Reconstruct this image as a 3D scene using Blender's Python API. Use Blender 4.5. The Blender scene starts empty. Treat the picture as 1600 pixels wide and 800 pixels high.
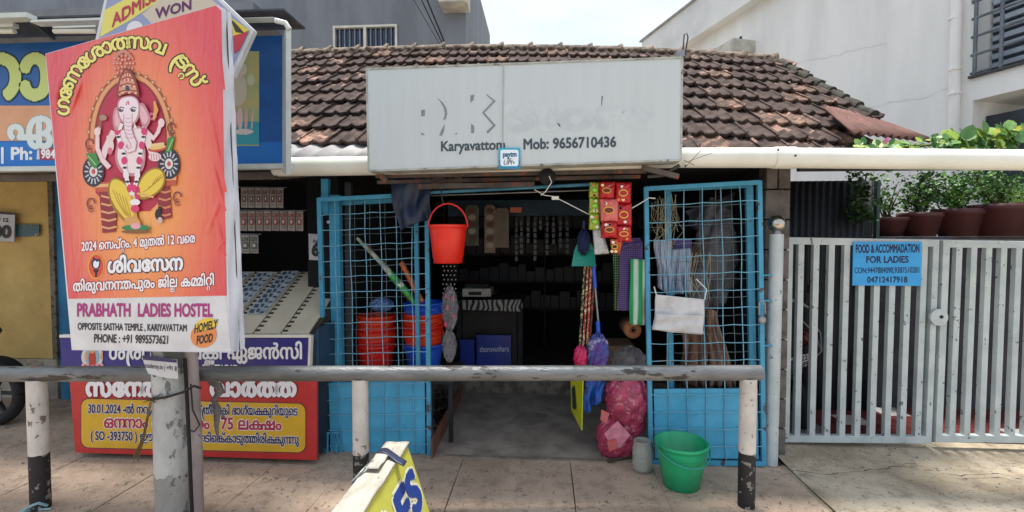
import bpy, math, random
from mathutils import Vector, Matrix
random.seed(7)
S = bpy.context.scene
COL = S.collection
R = math.radians
# ------------------------------------------------------------------ camera
F, HOR, VPX, EYE = 750.0, 375.0, 850.0, 1.5
PITCH = math.atan((400 - HOR) / F); YAW = math.atan((VPX - 800) / F)
cd = bpy.data.cameras.new('camera'); cam = bpy.data.objects.new('camera', cd); COL.objects.link(cam)
cd.sensor_width = 36; cd.lens = F / 1600 * 36; cd.clip_start = 0.05; cd.clip_end = 2000
cam.location = (0, 0, EYE); cam.rotation_euler = (R(90) - PITCH, 0, YAW); S.camera = cam
CM = cam.rotation_euler.to_matrix()
# ------------------------------------------------------------------ sky, sun, exposure
SUN_EL, SUN_AZ = 82.0, -22.0      # azimuth from +Y towards -X
w = bpy.data.worlds.new("World"); S.world = w; w.use_nodes = True
nt = w.node_tree; bg = nt.nodes['Background']
sky = nt.nodes.new('ShaderNodeTexSky'); sky.sky_type = 'NISHITA'; sky.sun_disc = False
sky.sun_elevation = R(SUN_EL); sky.sun_rotation = R(SUN_AZ); sky.dust_density = 2.0; sky.air_density = 1.0
tc = nt.nodes.new('ShaderNodeTexCoord'); mp = nt.nodes.new('ShaderNodeMapping'); mp.inputs['Scale'].default_value = (1, 1, 3.0)
nz = nt.nodes.new('ShaderNodeTexNoise'); nz.inputs['Scale'].default_value = 2.2; nz.inputs['Detail'].default_value = 7; nz.inputs['Roughness'].default_value = .55
cr = nt.nodes.new('ShaderNodeValToRGB'); cr.color_ramp.elements[0].position = .36; cr.color_ramp.elements[0].color = (.5,) * 3 + (1,)
cr.color_ramp.elements[1].position = .62; cr.color_ramp.elements[1].color = (.95,) * 3 + (1,)
mx = nt.nodes.new('ShaderNodeMix'); mx.data_type = 'RGBA'; mx.inputs[7].default_value = (3.75, 4.05, 4.4, 1)
nt.links.new(tc.outputs['Generated'], mp.inputs[0]); nt.links.new(mp.outputs[0], nz.inputs['Vector'])
nt.links.new(nz.outputs['Fac'], cr.inputs[0]); nt.links.new(cr.outputs[0], mx.inputs[0])
nt.links.new(sky.outputs[0], mx.inputs[6]); nt.links.new(mx.outputs[2], bg.inputs[0])
bg.inputs[1].default_value = 0.10
ld = bpy.data.lights.new('sun', 'SUN'); lo = bpy.data.objects.new('sun', ld); COL.objects.link(lo)
ld.energy = 2.2; ld.angle = R(11.0); ld.color = (1, .96, .9)
sd = Vector((math.sin(R(SUN_AZ)) * math.cos(R(SUN_EL)), math.cos(R(SUN_AZ)) * math.cos(R(SUN_EL)), math.sin(R(SUN_EL))))
lo.rotation_euler = sd.to_track_quat('Z', 'Y').to_euler(); lo.location = (0, 0, 8)
S.view_settings.view_transform = 'Standard'; S.view_settings.look = 'None'; S.view_settings.exposure = 1.45; S.view_settings.gamma = 1
S.render.engine = 'CYCLES'; S.cycles.max_bounces = 8; S.cycles.diffuse_bounces = 5; S.cycles.use_denoising = True
# ------------------------------------------------------------------ projection helpers (pixel of the photo -> point on a real surface)
def ray(px, py):
    return CM @ Vector(((px - 800) / F, (400 - py) / F, -1))
CAMP = Vector((0, 0, EYE))
def at(px, py, Y):
    d = ray(px, py); return CAMP + d * (Y / d.y)
def gnd(px, py, z=0.0):
    d = ray(px, py); return CAMP + d * ((z - EYE) / d.z)
class Pl:                                     # a flat surface: text and print lie on it
    def __init__(s, p, n):
        s.p = Vector(p); s.n = Vector(n).normalized()
        if s.n.dot(CAMP - s.p) < 0: s.n = -s.n
    def hit(s, px, py, off=0.0):
        d = ray(px, py); q = s.p + s.n * off
        return CAMP + d * ((q - CAMP).dot(s.n) / d.dot(s.n))
def PY(Y): return Pl((0, Y, 0), (0, -1, 0))
def P3(a, b, c): return Pl(a, (b - a).cross(c - a))
# ------------------------------------------------------------------ materials
def lin(c):
    if isinstance(c, str): c = tuple(int(c[i:i + 2], 16) for i in (0, 2, 4))
    c = [v / 255 for v in c]
    return tuple((v / 12.92 if v <= .04045 else ((v + .055) / 1.055) ** 2.4) for v in c) + (1,)
MATS = {}
def M(name, col, col2=None, rough=.7, scale=6, lo=.4, hi=.65, bump=.15, bscale=80, metal=0.0, chip=None, chipcol=None, chipscale=14,
      trans=0, alpha=1, stripe=None, rnd=0, stretch=None, spec=None, sheen=0):
    if name in MATS: return MATS[name]
    m = bpy.data.materials.new(name); m.use_nodes = True; n = m.node_tree; L = n.links; b = n.nodes['Principled BSDF']
    c1 = lin(col); c2 = lin(col2) if col2 else tuple(v * .8 for v in c1[:3]) + (1,)
    t = n.nodes.new('ShaderNodeTexCoord'); vec = t.outputs['Object']
    if stretch:
        mpn = n.nodes.new('ShaderNodeMapping'); mpn.inputs['Scale'].default_value = stretch; L.new(vec, mpn.inputs[0]); vec = mpn.outputs[0]
    if rnd:
        oi = n.nodes.new('ShaderNodeObjectInfo'); ml = n.nodes.new('ShaderNodeVectorMath'); ml.operation = 'ADD'
        sc = n.nodes.new('ShaderNodeMath'); sc.operation = 'MULTIPLY'; sc.inputs[1].default_value = 50
        L.new(oi.outputs['Random'], sc.inputs[0]); L.new(vec, ml.inputs[0]); L.new(sc.outputs[0], ml.inputs[1]); vec = ml.outputs[0]
    a = n.nodes.new('ShaderNodeTexNoise'); a.inputs['Scale'].default_value = scale; a.inputs['Detail'].default_value = 6; a.inputs['Roughness'].default_value = .6
    L.new(vec, a.inputs['Vector'])
    r = n.nodes.new('ShaderNodeMapRange'); r.inputs[1].default_value = lo; r.inputs[2].default_value = hi; L.new(a.outputs['Fac'], r.inputs[0])
    x = n.nodes.new('ShaderNodeMix'); x.data_type = 'RGBA'; x.inputs[6].default_value = c1; x.inputs[7].default_value = c2
    L.new(r.outputs[0], x.inputs[0]); colr = x.outputs[2]
    if stripe:                                        # (axis, period, colour, width) : woven stripes of a cloth
        for ax, per, sc_, wd in stripe:
            sp = n.nodes.new('ShaderNodeSeparateXYZ'); L.new(t.outputs['Object'], sp.inputs[0])
            d = n.nodes.new('ShaderNodeMath'); d.operation = 'DIVIDE'; d.inputs[1].default_value = per; L.new(sp.outputs[ax], d.inputs[0])
            f = n.nodes.new('ShaderNodeMath'); f.operation = 'FRACT'; L.new(d.outputs[0], f.inputs[0])
            g = n.nodes.new('ShaderNodeMath'); g.operation = 'LESS_THAN'; g.inputs[1].default_value = wd; L.new(f.outputs[0], g.inputs[0])
            y = n.nodes.new('ShaderNodeMix'); y.data_type = 'RGBA'; L.new(g.outputs[0], y.inputs[0]); L.new(colr, y.inputs[6]); y.inputs[7].default_value = lin(sc_); colr = y.outputs[2]
    if rnd > 1:
        pass
    if chip:
        k = n.nodes.new('ShaderNodeTexNoise'); k.inputs['Scale'].default_value = chipscale; k.inputs['Detail'].default_value = 8; k.inputs['Roughness'].default_value = .65
        L.new(vec, k.inputs['Vector'])
        kr = n.nodes.new('ShaderNodeMapRange'); kr.inputs[1].default_value = chip; kr.inputs[2].default_value = chip + .025; L.new(k.outputs['Fac'], kr.inputs[0])
        y = n.nodes.new('ShaderNodeMix'); y.data_type = 'RGBA'; L.new(kr.outputs[0], y.inputs[0]); L.new(colr, y.inputs[6]); y.inputs[7].default_value = lin(chipcol or '404040'); colr = y.outputs[2]
    L.new(colr, b.inputs['Base Color'])
    b.inputs['Roughness'].default_value = rough; b.inputs['Metallic'].default_value = metal
    if spec is not None: b.inputs['Specular IOR Level'].default_value = spec
    if trans: b.inputs['Transmission Weight'].default_value = trans; b.inputs['IOR'].default_value = 1.45
    if alpha < 1: b.inputs['Alpha'].default_value = alpha
    if bump:
        q = n.nodes.new('ShaderNodeTexNoise'); q.inputs['Scale'].default_value = bscale; q.inputs['Detail'].default_value = 5; L.new(vec, q.inputs['Vector'])
        bp = n.nodes.new('ShaderNodeBump'); bp.inputs['Strength'].default_value = bump; bp.inputs['Distance'].default_value = .01
        L.new(q.outputs['Fac'], bp.inputs['Height']); L.new(bp.outputs[0], b.inputs['Normal'])
    MATS[name] = m; return m
def flat(hexc, rough=.6):                              # printed ink
    return M('ink_' + hexc, hexc, hexc, rough=rough, bump=0)
# ------------------------------------------------------------------ mesh collector
class MB:
    def __init__(s): s.v = []; s.f = []; s.sm = []
    def add(s, vs, fs, smooth=False):
        k = len(s.v); s.v += [Vector(p) for p in vs]; s.f += [tuple(i + k for i in f) for f in fs]; s.sm += [smooth] * len(fs); return s
    def box(s, a, b):
        (x0, y0, z0), (x1, y1, z1) = a, b
        v = [(x0, y0, z0), (x1, y0, z0), (x1, y1, z0), (x0, y1, z0), (x0, y0, z1), (x1, y0, z1), (x1, y1, z1), (x0, y1, z1)]
        return s.add(v, [(0, 3, 2, 1), (4, 5, 6, 7), (0, 1, 5, 4), (1, 2, 6, 5), (2, 3, 7, 6), (3, 0, 4, 7)])
    def hexa(s, q0, q1):                                # two quads (front, back)
        v = list(q0) + list(q1)
        return s.add(v, [(0, 1, 2, 3), (7, 6, 5, 4), (0, 4, 5, 1), (1, 5, 6, 2), (2, 6, 7, 3), (3, 7, 4, 0)])
    def slab(s, pts, d):                                # prism of a polygon pushed by vector d
        n = len(pts); d = Vector(d); v = [Vector(p) for p in pts] + [Vector(p) + d for p in pts]
        return s.add(v, [tuple(range(n)), tuple(range(2 * n - 1, n - 1, -1))] + [(i, i + n, (i + 1) % n + n, (i + 1) % n) for i in range(n)])
    def tube(s, pts, r, n=8, cap=True, smooth=True):
        pts = [Vector(p) for p in pts]; rs = r if isinstance(r, (list, tuple)) else [r] * len(pts)
        vs = []; prev = None
        for i, p in enumerate(pts):
            t = (pts[min(i + 1, len(pts) - 1)] - pts[max(i - 1, 0)]).normalized()
            if prev is None: u = t.orthogonal().normalized()
            else: u = (prev - t * prev.dot(t)); u = u.normalized() if u.length > 1e-6 else t.orthogonal().normalized()
            prev = u; w_ = t.cross(u)
            for k in range(n):
                a = 2 * math.pi * k / n; vs.append(p + (u * math.cos(a) + w_ * math.sin(a)) * rs[i])
        fs = [(i * n + k, i * n + (k + 1) % n, (i + 1) * n + (k + 1) % n, (i + 1) * n + k) for i in range(len(pts) - 1) for k in range(n)]
        s.add(vs, fs, smooth)
        if cap: s.add(vs[:n], [tuple(range(n - 1, -1, -1))]); s.add(vs[-n:], [tuple(range(n))])
        return s
    def bar(s, p, q, w_, h=None, up=(0, 1, 0)):         # square section bar
        p = Vector(p); q = Vector(q); h = h or w_; t = (q - p).normalized(); u = Vector(up); a = t.cross(u).normalized() * w_ / 2; b = a.cross(t).normalized() * h / 2
        return s.hexa([p - a - b, p + a - b, p + a + b, p - a + b], [q - a - b, q + a - b, q + a + b, q - a + b])
    def lathe(s, c, prof, n=28, sx=1, sy=1, smooth=True, wob=None, tilt=None):
        c = Vector(c); vs = []
        for (r, z) in prof:
            for k in range(n):
                a = 2 * math.pi * k / n; rr = r * (wob(a, z) if wob else 1)
                p = Vector((math.cos(a) * rr * sx, math.sin(a) * rr * sy, z))
                if tilt: p = tilt @ p
                vs.append(c + p)
        return s.add(vs, [(i * n + k, i * n + (k + 1) % n, (i + 1) * n + (k + 1) % n, (i + 1) * n + k) for i in range(len(prof) - 1) for k in range(n)], smooth)
    def grid(s, fn, nu, nv, smooth=True):
        vs = [fn(i / nu, j / nv) for j in range(nv + 1) for i in range(nu + 1)]
        return s.add(vs, [(j * (nu + 1) + i, j * (nu + 1) + i + 1, (j + 1) * (nu + 1) + i + 1, (j + 1) * (nu + 1) + i) for j in range(nv) for i in range(nu)], smooth)
    def ball(s, c, r, n=16, sq=(1, 1, 1)):
        c = Vector(c)
        return s.grid(lambda u, v: c + Vector((math.cos(2 * math.pi * u) * math.sin(math.pi * v) * sq[0], math.sin(2 * math.pi * u) * math.sin(math.pi * v) * sq[1], math.cos(math.pi * v) * sq[2])) * r, n, n // 2)
    def build(s, name, mat, parent=None, bevel=0, solid=0, kind=None, label=None):
        me = bpy.data.meshes.new(name); top = parent
        while top is not None and top.parent is not None: top = top.parent
        o0 = Vector(top.location) if top is not None else Vector((0, 0, 0))
        me.from_pydata([tuple(p - o0) for p in s.v], [], s.f); me.polygons.foreach_set('use_smooth', s.sm); me.materials.append(mat); me.update()
        o = bpy.data.objects.new(name, me); COL.objects.link(o); o.parent = parent
        if bevel:
            b = o.modifiers.new('b', 'BEVEL'); b.width = bevel; b.segments = 2; b.limit_method = 'ANGLE'
        if solid:
            b = o.modifiers.new('s', 'SOLIDIFY'); b.thickness = solid; b.offset = 0
        if kind: o['kind'] = kind
        if label: o['label'] = label
        return o
def thing(name, label, cat, loc=(0, 0, 0), group=None):
    o = bpy.data.objects.new(name, None); COL.objects.link(o); o.location = loc; o.empty_display_size = .1
    o['label'] = label; o['category'] = cat
    if group: o['group'] = group
    return o
def tag(o, label, cat, group=None):                      # a thing that is one mesh: origin to its base
    me = o.data; n = len(me.vertices); xs = [v.co.x for v in me.vertices]; ys = [v.co.y for v in me.vertices]; zs = [v.co.z for v in me.vertices]
    c = Vector(((min(xs) + max(xs)) / 2, (min(ys) + max(ys)) / 2, min(zs)))
    me.transform(Matrix.Translation(-c)); o.location = c
    o['label'] = label; o['category'] = cat
    if group: o['group'] = group
    return o
def children(o): return [c for c in ALLCH(o)]
def ALLCH(o): return [c for c in bpy.data.objects if c.parent == o]
def copy_tree(o, parent=None):
    c = o.copy(); COL.objects.link(c); c.parent = parent
    for ch in ALLCH(o): copy_tree(ch, c)
    return c
# ------------------------------------------------------------------ lettering: nonzero scanline fill of the built-in font
GC = {}
def glyph(ch):
    if ch in GC: return GC[ch]
    c = bpy.data.curves.new('t', 'FONT'); c.body = ch + '|'; c.size = 1; c.fill_mode = 'NONE'; c.resolution_u = 4
    o = bpy.data.objects.new('t', c); COL.objects.link(o); bpy.context.view_layer.update()
    me = o.evaluated_get(bpy.context.evaluated_depsgraph_get()).to_mesh()
    vs = [(v.co.x, v.co.y) for v in me.vertices]; nxt = {}
    adj = [[] for _ in vs]
    for e in me.edges: a, b = e.vertices; adj[a].append(b); adj[b].append(a)
    seen = set(); loops = []
    for i in range(len(vs)):
        if i in seen or not adj[i]: continue
        lp = [i]; seen.add(i); cur = i; n2 = [k for k in adj[i] if k == i + 1] or adj[i]
        cur = n2[0]
        while cur not in seen:
            seen.add(cur); lp.append(cur); nn = [k for k in adj[cur] if k not in seen]
            if not nn: break
            cur = nn[0]
        loops.append([vs[k] for k in lp])
    bpy.data.objects.remove(o); bpy.data.curves.remove(c)
    bar = loops.pop(); adv = min(p[0] for p in bar) - GC.get('_bo', 0)
    GC[ch] = (loops, adv); return GC[ch]
GC['_bo'] = 0; _b = glyph('')[1]; GC['_bo'] = _b; del GC['']
def spans(loops, y):
    xs = []
    for lp in loops:
        n = len(lp)
        for i in range(n):
            (x0, y0), (x1, y1) = lp[i], lp[(i + 1) % n]
            if (y0 <= y) != (y1 <= y): xs.append((x0 + (y - y0) * (x1 - x0) / (y1 - y0), 1 if y1 > y0 else -1))
    xs.sort(); out = []; w_ = 0
    for x, d in xs:
        if w_ == 0: st = x
        w_ += d
        if w_ == 0: out.append([st, x])
    return out
RC = {}
def rects(ch, r, rows, sh=0.0):
    key = (ch, r, rows)
    if key in RC: return RC[key]
    loops, adv = glyph(ch); out = []
    if loops:
        ys = [p[1] for lp in loops for p in lp]; y0 = min(ys) - r; y1 = max(ys) + r; dy = 1.0 / rows
        k0 = math.floor(y0 / dy); k1 = math.ceil(y1 / dy); nk = 3 if r > 0 else 0
        for k in range(k0, k1):
            y = (k + .5) * dy; iv = []
            for j in range(-nk, nk + 1):
                d = r * j / nk if nk else 0; e = math.sqrt(max(0, r * r - d * d))
                iv += [[a - e, b + e] for a, b in spans(loops, y + d)]
            iv.sort(); mg = []
            for a, b in iv:
                if mg and a <= mg[-1][1]: mg[-1][1] = max(mg[-1][1], b)
                else: mg.append([a, b])
            out += [(a, k * dy, b, (k + 1) * dy) for a, b in mg]
    RC[key] = out; return out
def layout(s):                                            # '_X' small X under the last letter, '~' tight join, '^' a stacked r sign
    x = 0; out = []; i = 0; lastx = 0
    while i < len(s):
        c = s[i]
        if c == '_': out.append((s[i + 1], lastx + .12, -.36, .5)); i += 2; continue
        if c == '~': x -= .16; i += 1; continue
        lastx = x
        if c == '^': out.append(('(', x, -.22, 1.15)); x += .26; i += 1; continue
        out.append((c, x, 0, 1)); x += glyph(c)[1] if c != ' ' else .3
        i += 1
    return out, x
def text(s, p0, p1, em, plane, mat, parent, off=.0015, bold=0.0, rows=24, name='lettering', slant=0, up=None, yc=0):
    """s written along the pixel baseline p0 -> p1 on a flat surface, em pixels high"""
    items, W = layout(s); W = max(W, .01)
    dx, dy = (p1[0] - p0[0]) / W, (p1[1] - p0[1]) / W; ux, uy = up or (0, -1)
    b = MB()
    def mp_(gx, gy):
        gx = gx + slant * gy
        return plane.hit(p0[0] + dx * gx + ux * em * gy, p0[1] + dy * gx + uy * em * gy, off)
    for (c, x, y, sc) in items:
        if c == ' ': continue
        for (a, y0, bb, y1) in rects(c, bold, rows):
            b.add([mp_(x + a * sc, y + y0 * sc), mp_(x + bb * sc, y + y0 * sc), mp_(x + bb * sc, y + y1 * sc), mp_(x + a * sc, y + y1 * sc)], [(0, 1, 2, 3)])
    return b.build(name, mat, parent)
def arctext(s, cx, cy, rx, ry, a0, a1, em, plane, mat, parent, off=.0015, bold=0.0, rows=24, xs=1):
    items, W = layout(s); b = MB()
    for (c, x, y, sc) in items:
        if c == ' ': continue
        g = glyph(c)[1]
        t = (x + (g / 2 if sc == 1 else g * sc / 2)) / W
        a = R(a0 + (a1 - a0) * t); px, py = cx + rx * math.cos(a), cy - ry * math.sin(a)
        tx, ty = rx * math.sin(a), ry * math.cos(a); l = math.hypot(tx, ty); tx /= l; ty /= l     # tangent, clockwise
        nx, ny = ty, -tx
        for (q0, y0, q1, y1) in rects(c, bold, rows):
            pts = []
            for gx, gy in ((q0, y0), (q1, y0), (q1, y1), (q0, y1)):
                gx = (gx - g / 2) * sc * em * xs; gy = (y + gy * sc) * em
                pts.append(plane.hit(px + tx * gx + nx * gy, py + ty * gx + ny * gy, off))
            b.add(pts, [(0, 1, 2, 3)])
    return b.build('lettering', mat, parent)
def pshape(pts, plane, mat, parent, off=.001, name='print', smooth=0):
    """flat printed shape from pixel outline"""
    if smooth:
        for _ in range(smooth):
            q = []
            for i in range(len(pts)):
                a, b = pts[i], pts[(i + 1) % len(pts)]
                q += [(a[0] * .75 + b[0] * .25, a[1] * .75 + b[1] * .25), (a[0] * .25 + b[0] * .75, a[1] * .25 + b[1] * .75)]
            pts = q
    return MB().add([plane.hit(x, y, off) for x, y in pts], [tuple(range(len(pts)))]).build(name, mat, parent)
def ell(cx, cy, rx, ry, n=28, a0=0, rot=0):
    c, s_ = math.cos(R(rot)), math.sin(R(rot)); o = []
    for k in range(n):
        a = 2 * math.pi * k / n + a0; x, y = rx * math.cos(a), ry * math.sin(a); o.append((cx + x * c - y * s_, cy + x * s_ + y * c))
    return o
def pq(x0, y0, x1, y1): return [(x0, y0), (x1, y0), (x1, y1), (x0, y1)]
def pbox(x0, y0, x1, y1, Y, th, mb=None):                # a box whose front face at depth Y spans these pixels, th deep
    a = at(x0, y1, Y); b = at(x1, y0, Y)
    return (mb or MB()).box((a.x, Y, a.z), (b.x, Y + th, b.z))
def bil(q, u, v):                                         # q = TL,TR,BR,BL
    return (q[0] * (1 - u) + q[1] * u) * (1 - v) + (q[3] * (1 - u) + q[2] * u) * v
def pquad(px, Y):
    Ys = Y if isinstance(Y, (list, tuple)) else [Y] * 4
    return [at(p[0], p[1], y) for p, y in zip(px, Ys)]
def cloth(px, Y, mat, name, parent=None, folds=4, amp=.012, nu=24, nv=20, seed=0, sag=0, thick=.002, rag=0):
    rnd = random.Random(seed); ph = [rnd.uniform(0, 6.3) for _ in range(6)]; q = pquad(px, Y)
    def fn(u, v):
        p = bil(q, u, v)
        a = amp * (.3 + v) * (math.sin(u * folds * 6.28 + ph[0] + .8 * math.sin(v * 3 + ph[1])) + .5 * math.sin(u * folds * 11 + ph[2] + v * 5))
        p.y += a + .4 * amp * math.sin(v * 9 + ph[3] + u * 5); p.x += .3 * amp * math.sin(v * 7 + ph[4]); p.z += rag * math.sin(u * 17 + ph[5]) * v - sag * math.sin(u * math.pi) * (1 - v)
        return p
    return MB().grid(fn, nu, nv).build(name, mat, parent, solid=thick)
# ================================================================== materials in use
mPave = M('pavement_concrete', 'c8b8a6', 'a89684', rough=.92, scale=3.5, bump=.7, bscale=120, chip=.63, chipcol='d0c8ba', chipscale=48, rnd=1)
def paving(name, a, b_, c, seed):
    m = bpy.data.materials.new(name); m.use_nodes = True; n = m.node_tree; L = n.links; p = n.nodes['Principled BSDF']; g = n.nodes.new('ShaderNodeNewGeometry'); pos = g.outputs['Position']
    def N(s, d=6, r=.6, w=0):
        q = n.nodes.new('ShaderNodeTexNoise'); q.inputs['Scale'].default_value = s; q.inputs['Detail'].default_value = d; q.inputs['Roughness'].default_value = r; q.inputs['Distortion'].default_value = w
        of = n.nodes.new('ShaderNodeVectorMath'); of.operation = 'ADD'; of.inputs[1].default_value = (seed * 3.1, seed * 7.7, s); L.new(pos, of.inputs[0]); L.new(of.outputs[0], q.inputs['Vector']); return q.outputs['Fac']
    def rng(s, lo, hi):
        q = n.nodes.new('ShaderNodeMapRange'); q.inputs[1].default_value = lo; q.inputs[2].default_value = hi; L.new(s, q.inputs[0]); return q.outputs[0]
    def mix(f, x, y):
        q = n.nodes.new('ShaderNodeMix'); q.data_type = 'RGBA'; L.new(f, q.inputs[0])
        for k, v in ((6, x), (7, y)):
            if isinstance(v, str): q.inputs[k].default_value = lin(v)
            else: L.new(v, q.inputs[k])
        return q.outputs[2]
    col = mix(rng(N(1.3, 8, .65, .6), .38, .62), a, b_); col = mix(rng(N(9, 8, .7), .5, .72), col, c); col = mix(rng(N(26, 4, .6, 1.5), .60, .66), col, '6e6156')
    vo = n.nodes.new('ShaderNodeTexVoronoi'); vo.inputs['Scale'].default_value = 42; L.new(pos, vo.inputs['Vector']); lt = rng(vo.outputs['Distance'], .20, .12)
    ms = n.nodes.new('ShaderNodeMath'); ms.operation = 'MULTIPLY'; L.new(lt, ms.inputs[0]); L.new(rng(N(5, 3, .5), .50, .60), ms.inputs[1]); col = mix(ms.outputs[0], col, 'ded6c8')
    L.new(col, p.inputs['Base Color']); p.inputs['Roughness'].default_value = .93; p.inputs['Specular IOR Level'].default_value = .25
    ad = n.nodes.new('ShaderNodeMath'); ad.operation = 'ADD'; L.new(N(70, 8, .7), ad.inputs[0]); L.new(ms.outputs[0], ad.inputs[1])
    bp = n.nodes.new('ShaderNodeBump'); bp.inputs['Strength'].default_value = .8; bp.inputs['Distance'].default_value = .006; L.new(ad.outputs[0], bp.inputs['Height']); L.new(bp.outputs[0], p.inputs['Normal']); return m
mJoint = M('joint_dirt', '4a4038', '2e2822', rough=1, scale=20)
mDrive = M('driveway_concrete', 'c8baa6', '988a78', rough=.92, scale=2.2, lo=.38, hi=.62, bump=.8, bscale=90, chip=.64, chipcol='c4bcab', chipscale=55)
mShopFloor = M('shop_floor_cement', 'a1988d', '7d756c', rough=.7, scale=5, bump=.25, bscale=60)
mPave = paving('paving_slab', 'c2ac98', 'a5917f', '8d7b6b', 1); mDrive = paving('rough_concrete', 'cabda9', 'a3957f', '8a7d6c', 4)
mDark = M('dark_wall', '2c2e33', '1c1d21', rough=.9, scale=4)
mDarkIn = M('shade_dark_inner_wall', '16181c', '0e1013', rough=.95, scale=3)  # near-black colour stands for the shade inside the shops
mYel = M('yellow_wall', 'd2b470', 'b89a5c', rough=.85, scale=2.5, chip=.7, chipcol='7d6338', chipscale=9)
mGreyWall = M('grey_paint', '7c8086', '6d7076', rough=.9, scale=1.6, stretch=(1.5, 1.5, .3), bump=.1, bscale=40)
mWhiteWall = M('white_render', 'e8e8e5', 'dcdcd8', rough=.9, scale=1.4, bump=.22, bscale=9, stretch=(1.5, 1.5, .3))
mCream = M('cream_concrete', 'c9c6ba', 'a8a59a', rough=.9, scale=4)
mTile = M('clay_tile', '5e4f49', '3f3532', rough=.9, scale=9, lo=.35, hi=.6, bump=.35, bscale=70, chip=.60, chipcol='94776a', chipscale=3.2, rnd=1, spec=.2)
mTile2 = M('clay_tile_red', '8b6e5f', '54463f', rough=.9, scale=12, lo=.38, hi=.56, bump=.35, bscale=70, chip=.58, chipcol='b08a76', chipscale=5, rnd=1, spec=.2)
mRidge = M('ridge_mortar', '8f7f70', '4f463e', rough=.95, scale=14, bump=.6, bscale=60, chip=.63, chipcol='2c2724', chipscale=9)
mMoss = M('mossy_tile', '47463e', '2a2a25', rough=1, scale=16, bump=.8, bscale=50)
mAsb = M('asbestos_sheet', 'a9a7a5', '85827f', rough=.9, scale=5)
mRust = M('rust_sheet', '724a40', '563830', rough=.8, scale=7, chip=.62, chipcol='8c6458', chipscale=10)
mPipe = M('pvc_white', 'e6e6dc', 'd4d5c8', rough=.35, scale=2.5, bump=.03)
mMetalD = M('dark_metal', '3c3e42', '28292c', rough=.6, scale=8)
mGalv = M('galvanised_steel', '9a9da0', '7b7d80', rough=.4, metal=.6, scale=9)
mBlock = M('cement_block', '6e6864', '4f4a47', rough=.95, scale=10, bump=.7, bscale=60)
mRedTile = M('red_floor_tile', '74302c', '4e2220', rough=.5, scale=8)
mWood = M('old_wood', '4b3d34', '352a24', rough=.8, scale=6, stretch=(1, 1, 8))
# ================================================================== ground
g = MB().add([(-60, -20, -.03), (60, -20, -.03), (60, 80, -.03), (-60, 80, -.03)], [(0, 1, 2, 3)]).build('ground', M('dusty_road', 'b4a694', '9c8e7c', rough=.95, scale=1.5)); g['kind'] = 'structure'
pav = MB().box((-9, -3, -.029), (1.62, 3.27, -.02)).build('pavement', mJoint); pav['kind'] = 'structure'
def slabpiece(x0, x1, y0, y1, z=0.0, mat=mPave, par=pav, name='slab', sk=0.0):
    g_ = .0022; rr = random.uniform
    nx = 8; ny = 8; b = MB()
    def e(v): return rr(-.0022, .0022)
    top = []
    dz = rr(-.002, .002)
    b.grid(lambda u, v: Vector((x0 + g_ + (x1 - x0 - 2 * g_) * u + sk * v + (e(0) if u in (0, 1) else 0), y0 + g_ + (y1 - y0 - 2 * g_) * v + (e(0) if v in (0, 1) else 0),
                               z + dz + (.0006 * math.sin(u * 7 + v * 5) - (.003 if (u in (0, 1) or v in (0, 1)) else 0)))), nx, ny)
    b.slab([(x0 + g_ + .001, y0 + g_ + .001, z - .005), (x1 - g_ - .001, y0 + g_ + .001, z - .005), (x1 - g_ - .001 + sk, y1 - g_ - .001, z - .005), (x0 + g_ + .001 + sk, y1 - g_ - .001, z - .005)], (0, 0, -.016))
    return b.build(name, mat, par)
XS = [-7.1, -6.3, -5.5, -4.7, -3.95, -3.18, -2.5, -1.8, -1.31, -.55, .18, .715, 1.61]
for i in range(len(XS) - 1):
    ys = [-.2, 1.1 + .1 * (i % 3), 3.26] if i > 7 else [-.2, 1.0 + .1 * (i % 3), 4.28]
    for a, b_ in zip(ys[:-1], ys[1:]): slabpiece(XS[i], XS[i + 1], a, b_)
# driveway: rough concrete, cracked, rising slightly to the gate
def drv(u, v):
    x = 1.600 + 5.41 * u; y = -.2 + 3.85 * v
    z = .004 + .012 * v + .006 * math.sin(x * 3.1 + y * 2) * math.sin(y * 4.3 + x) + (.012 * max(0, v - .9) * 10)
    return Vector((x, y, z + random.uniform(-.0016, .0016)))
d = MB().grid(drv, 90, 60).build('driveway', mDrive); d['kind'] = 'structure'
MB().box((1.585, -.2, -.02), (1.66, 3.27, -.0015)).build('edge_fill', mDrive, d)
cr_ = MB()
for (pts) in (((1230, 742), (1300, 750), (1372, 742), (1440, 730)), ((1430, 760), (1460, 775), (1492, 790)), ((1440, 742), (1500, 752), (1560, 748), (1600, 758)), ((1540, 722), (1570, 732), (1600, 735))):
    P = [gnd(*p) for p in pts]; Q = []
    for a, b_ in zip(P[:-1], P[1:]):
        for k in range(6): Q.append(a.lerp(b_, k / 6) + Vector((random.uniform(-.012, .012), random.uniform(-.012, .012), 0)))
    for a, b_ in zip(Q[:-1], Q[1:]):
        w_ = random.uniform(.001, .0045); cr_.add([(a.x, a.y - w_, .034), (b_.x, b_.y - w_, .034), (b_.x, b_.y + w_, .0345), (a.x, a.y + w_, .0345)], [(0, 1, 2, 3)])
cr_.build('crack', mJoint, d, kind='stuff')
yard = MB().box((1.55, 3.655, -.02), (9, 9.5, .035)).build('yard_floor', M('yard_cement', '7d7772', '5c5753', rough=.8)); yard['kind'] = 'structure'
k_ = 0
for ix in range(18):
    for iy in range(5):
        x0 = 1.95 + ix * .22; y0 = 3.70 + iy * .22
        if ix in (0,) or (iy > 3 and ix > 12): continue
        MB().box((x0 + .004, y0 + .004, .03), (x0 + .216, y0 + .216, .041)).build('floor_tile', mRedTile if (ix * 3 + iy) % 7 else M('white_floor_tile', 'c8c4bd', 'a8a49c', rough=.5), yard)
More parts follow.
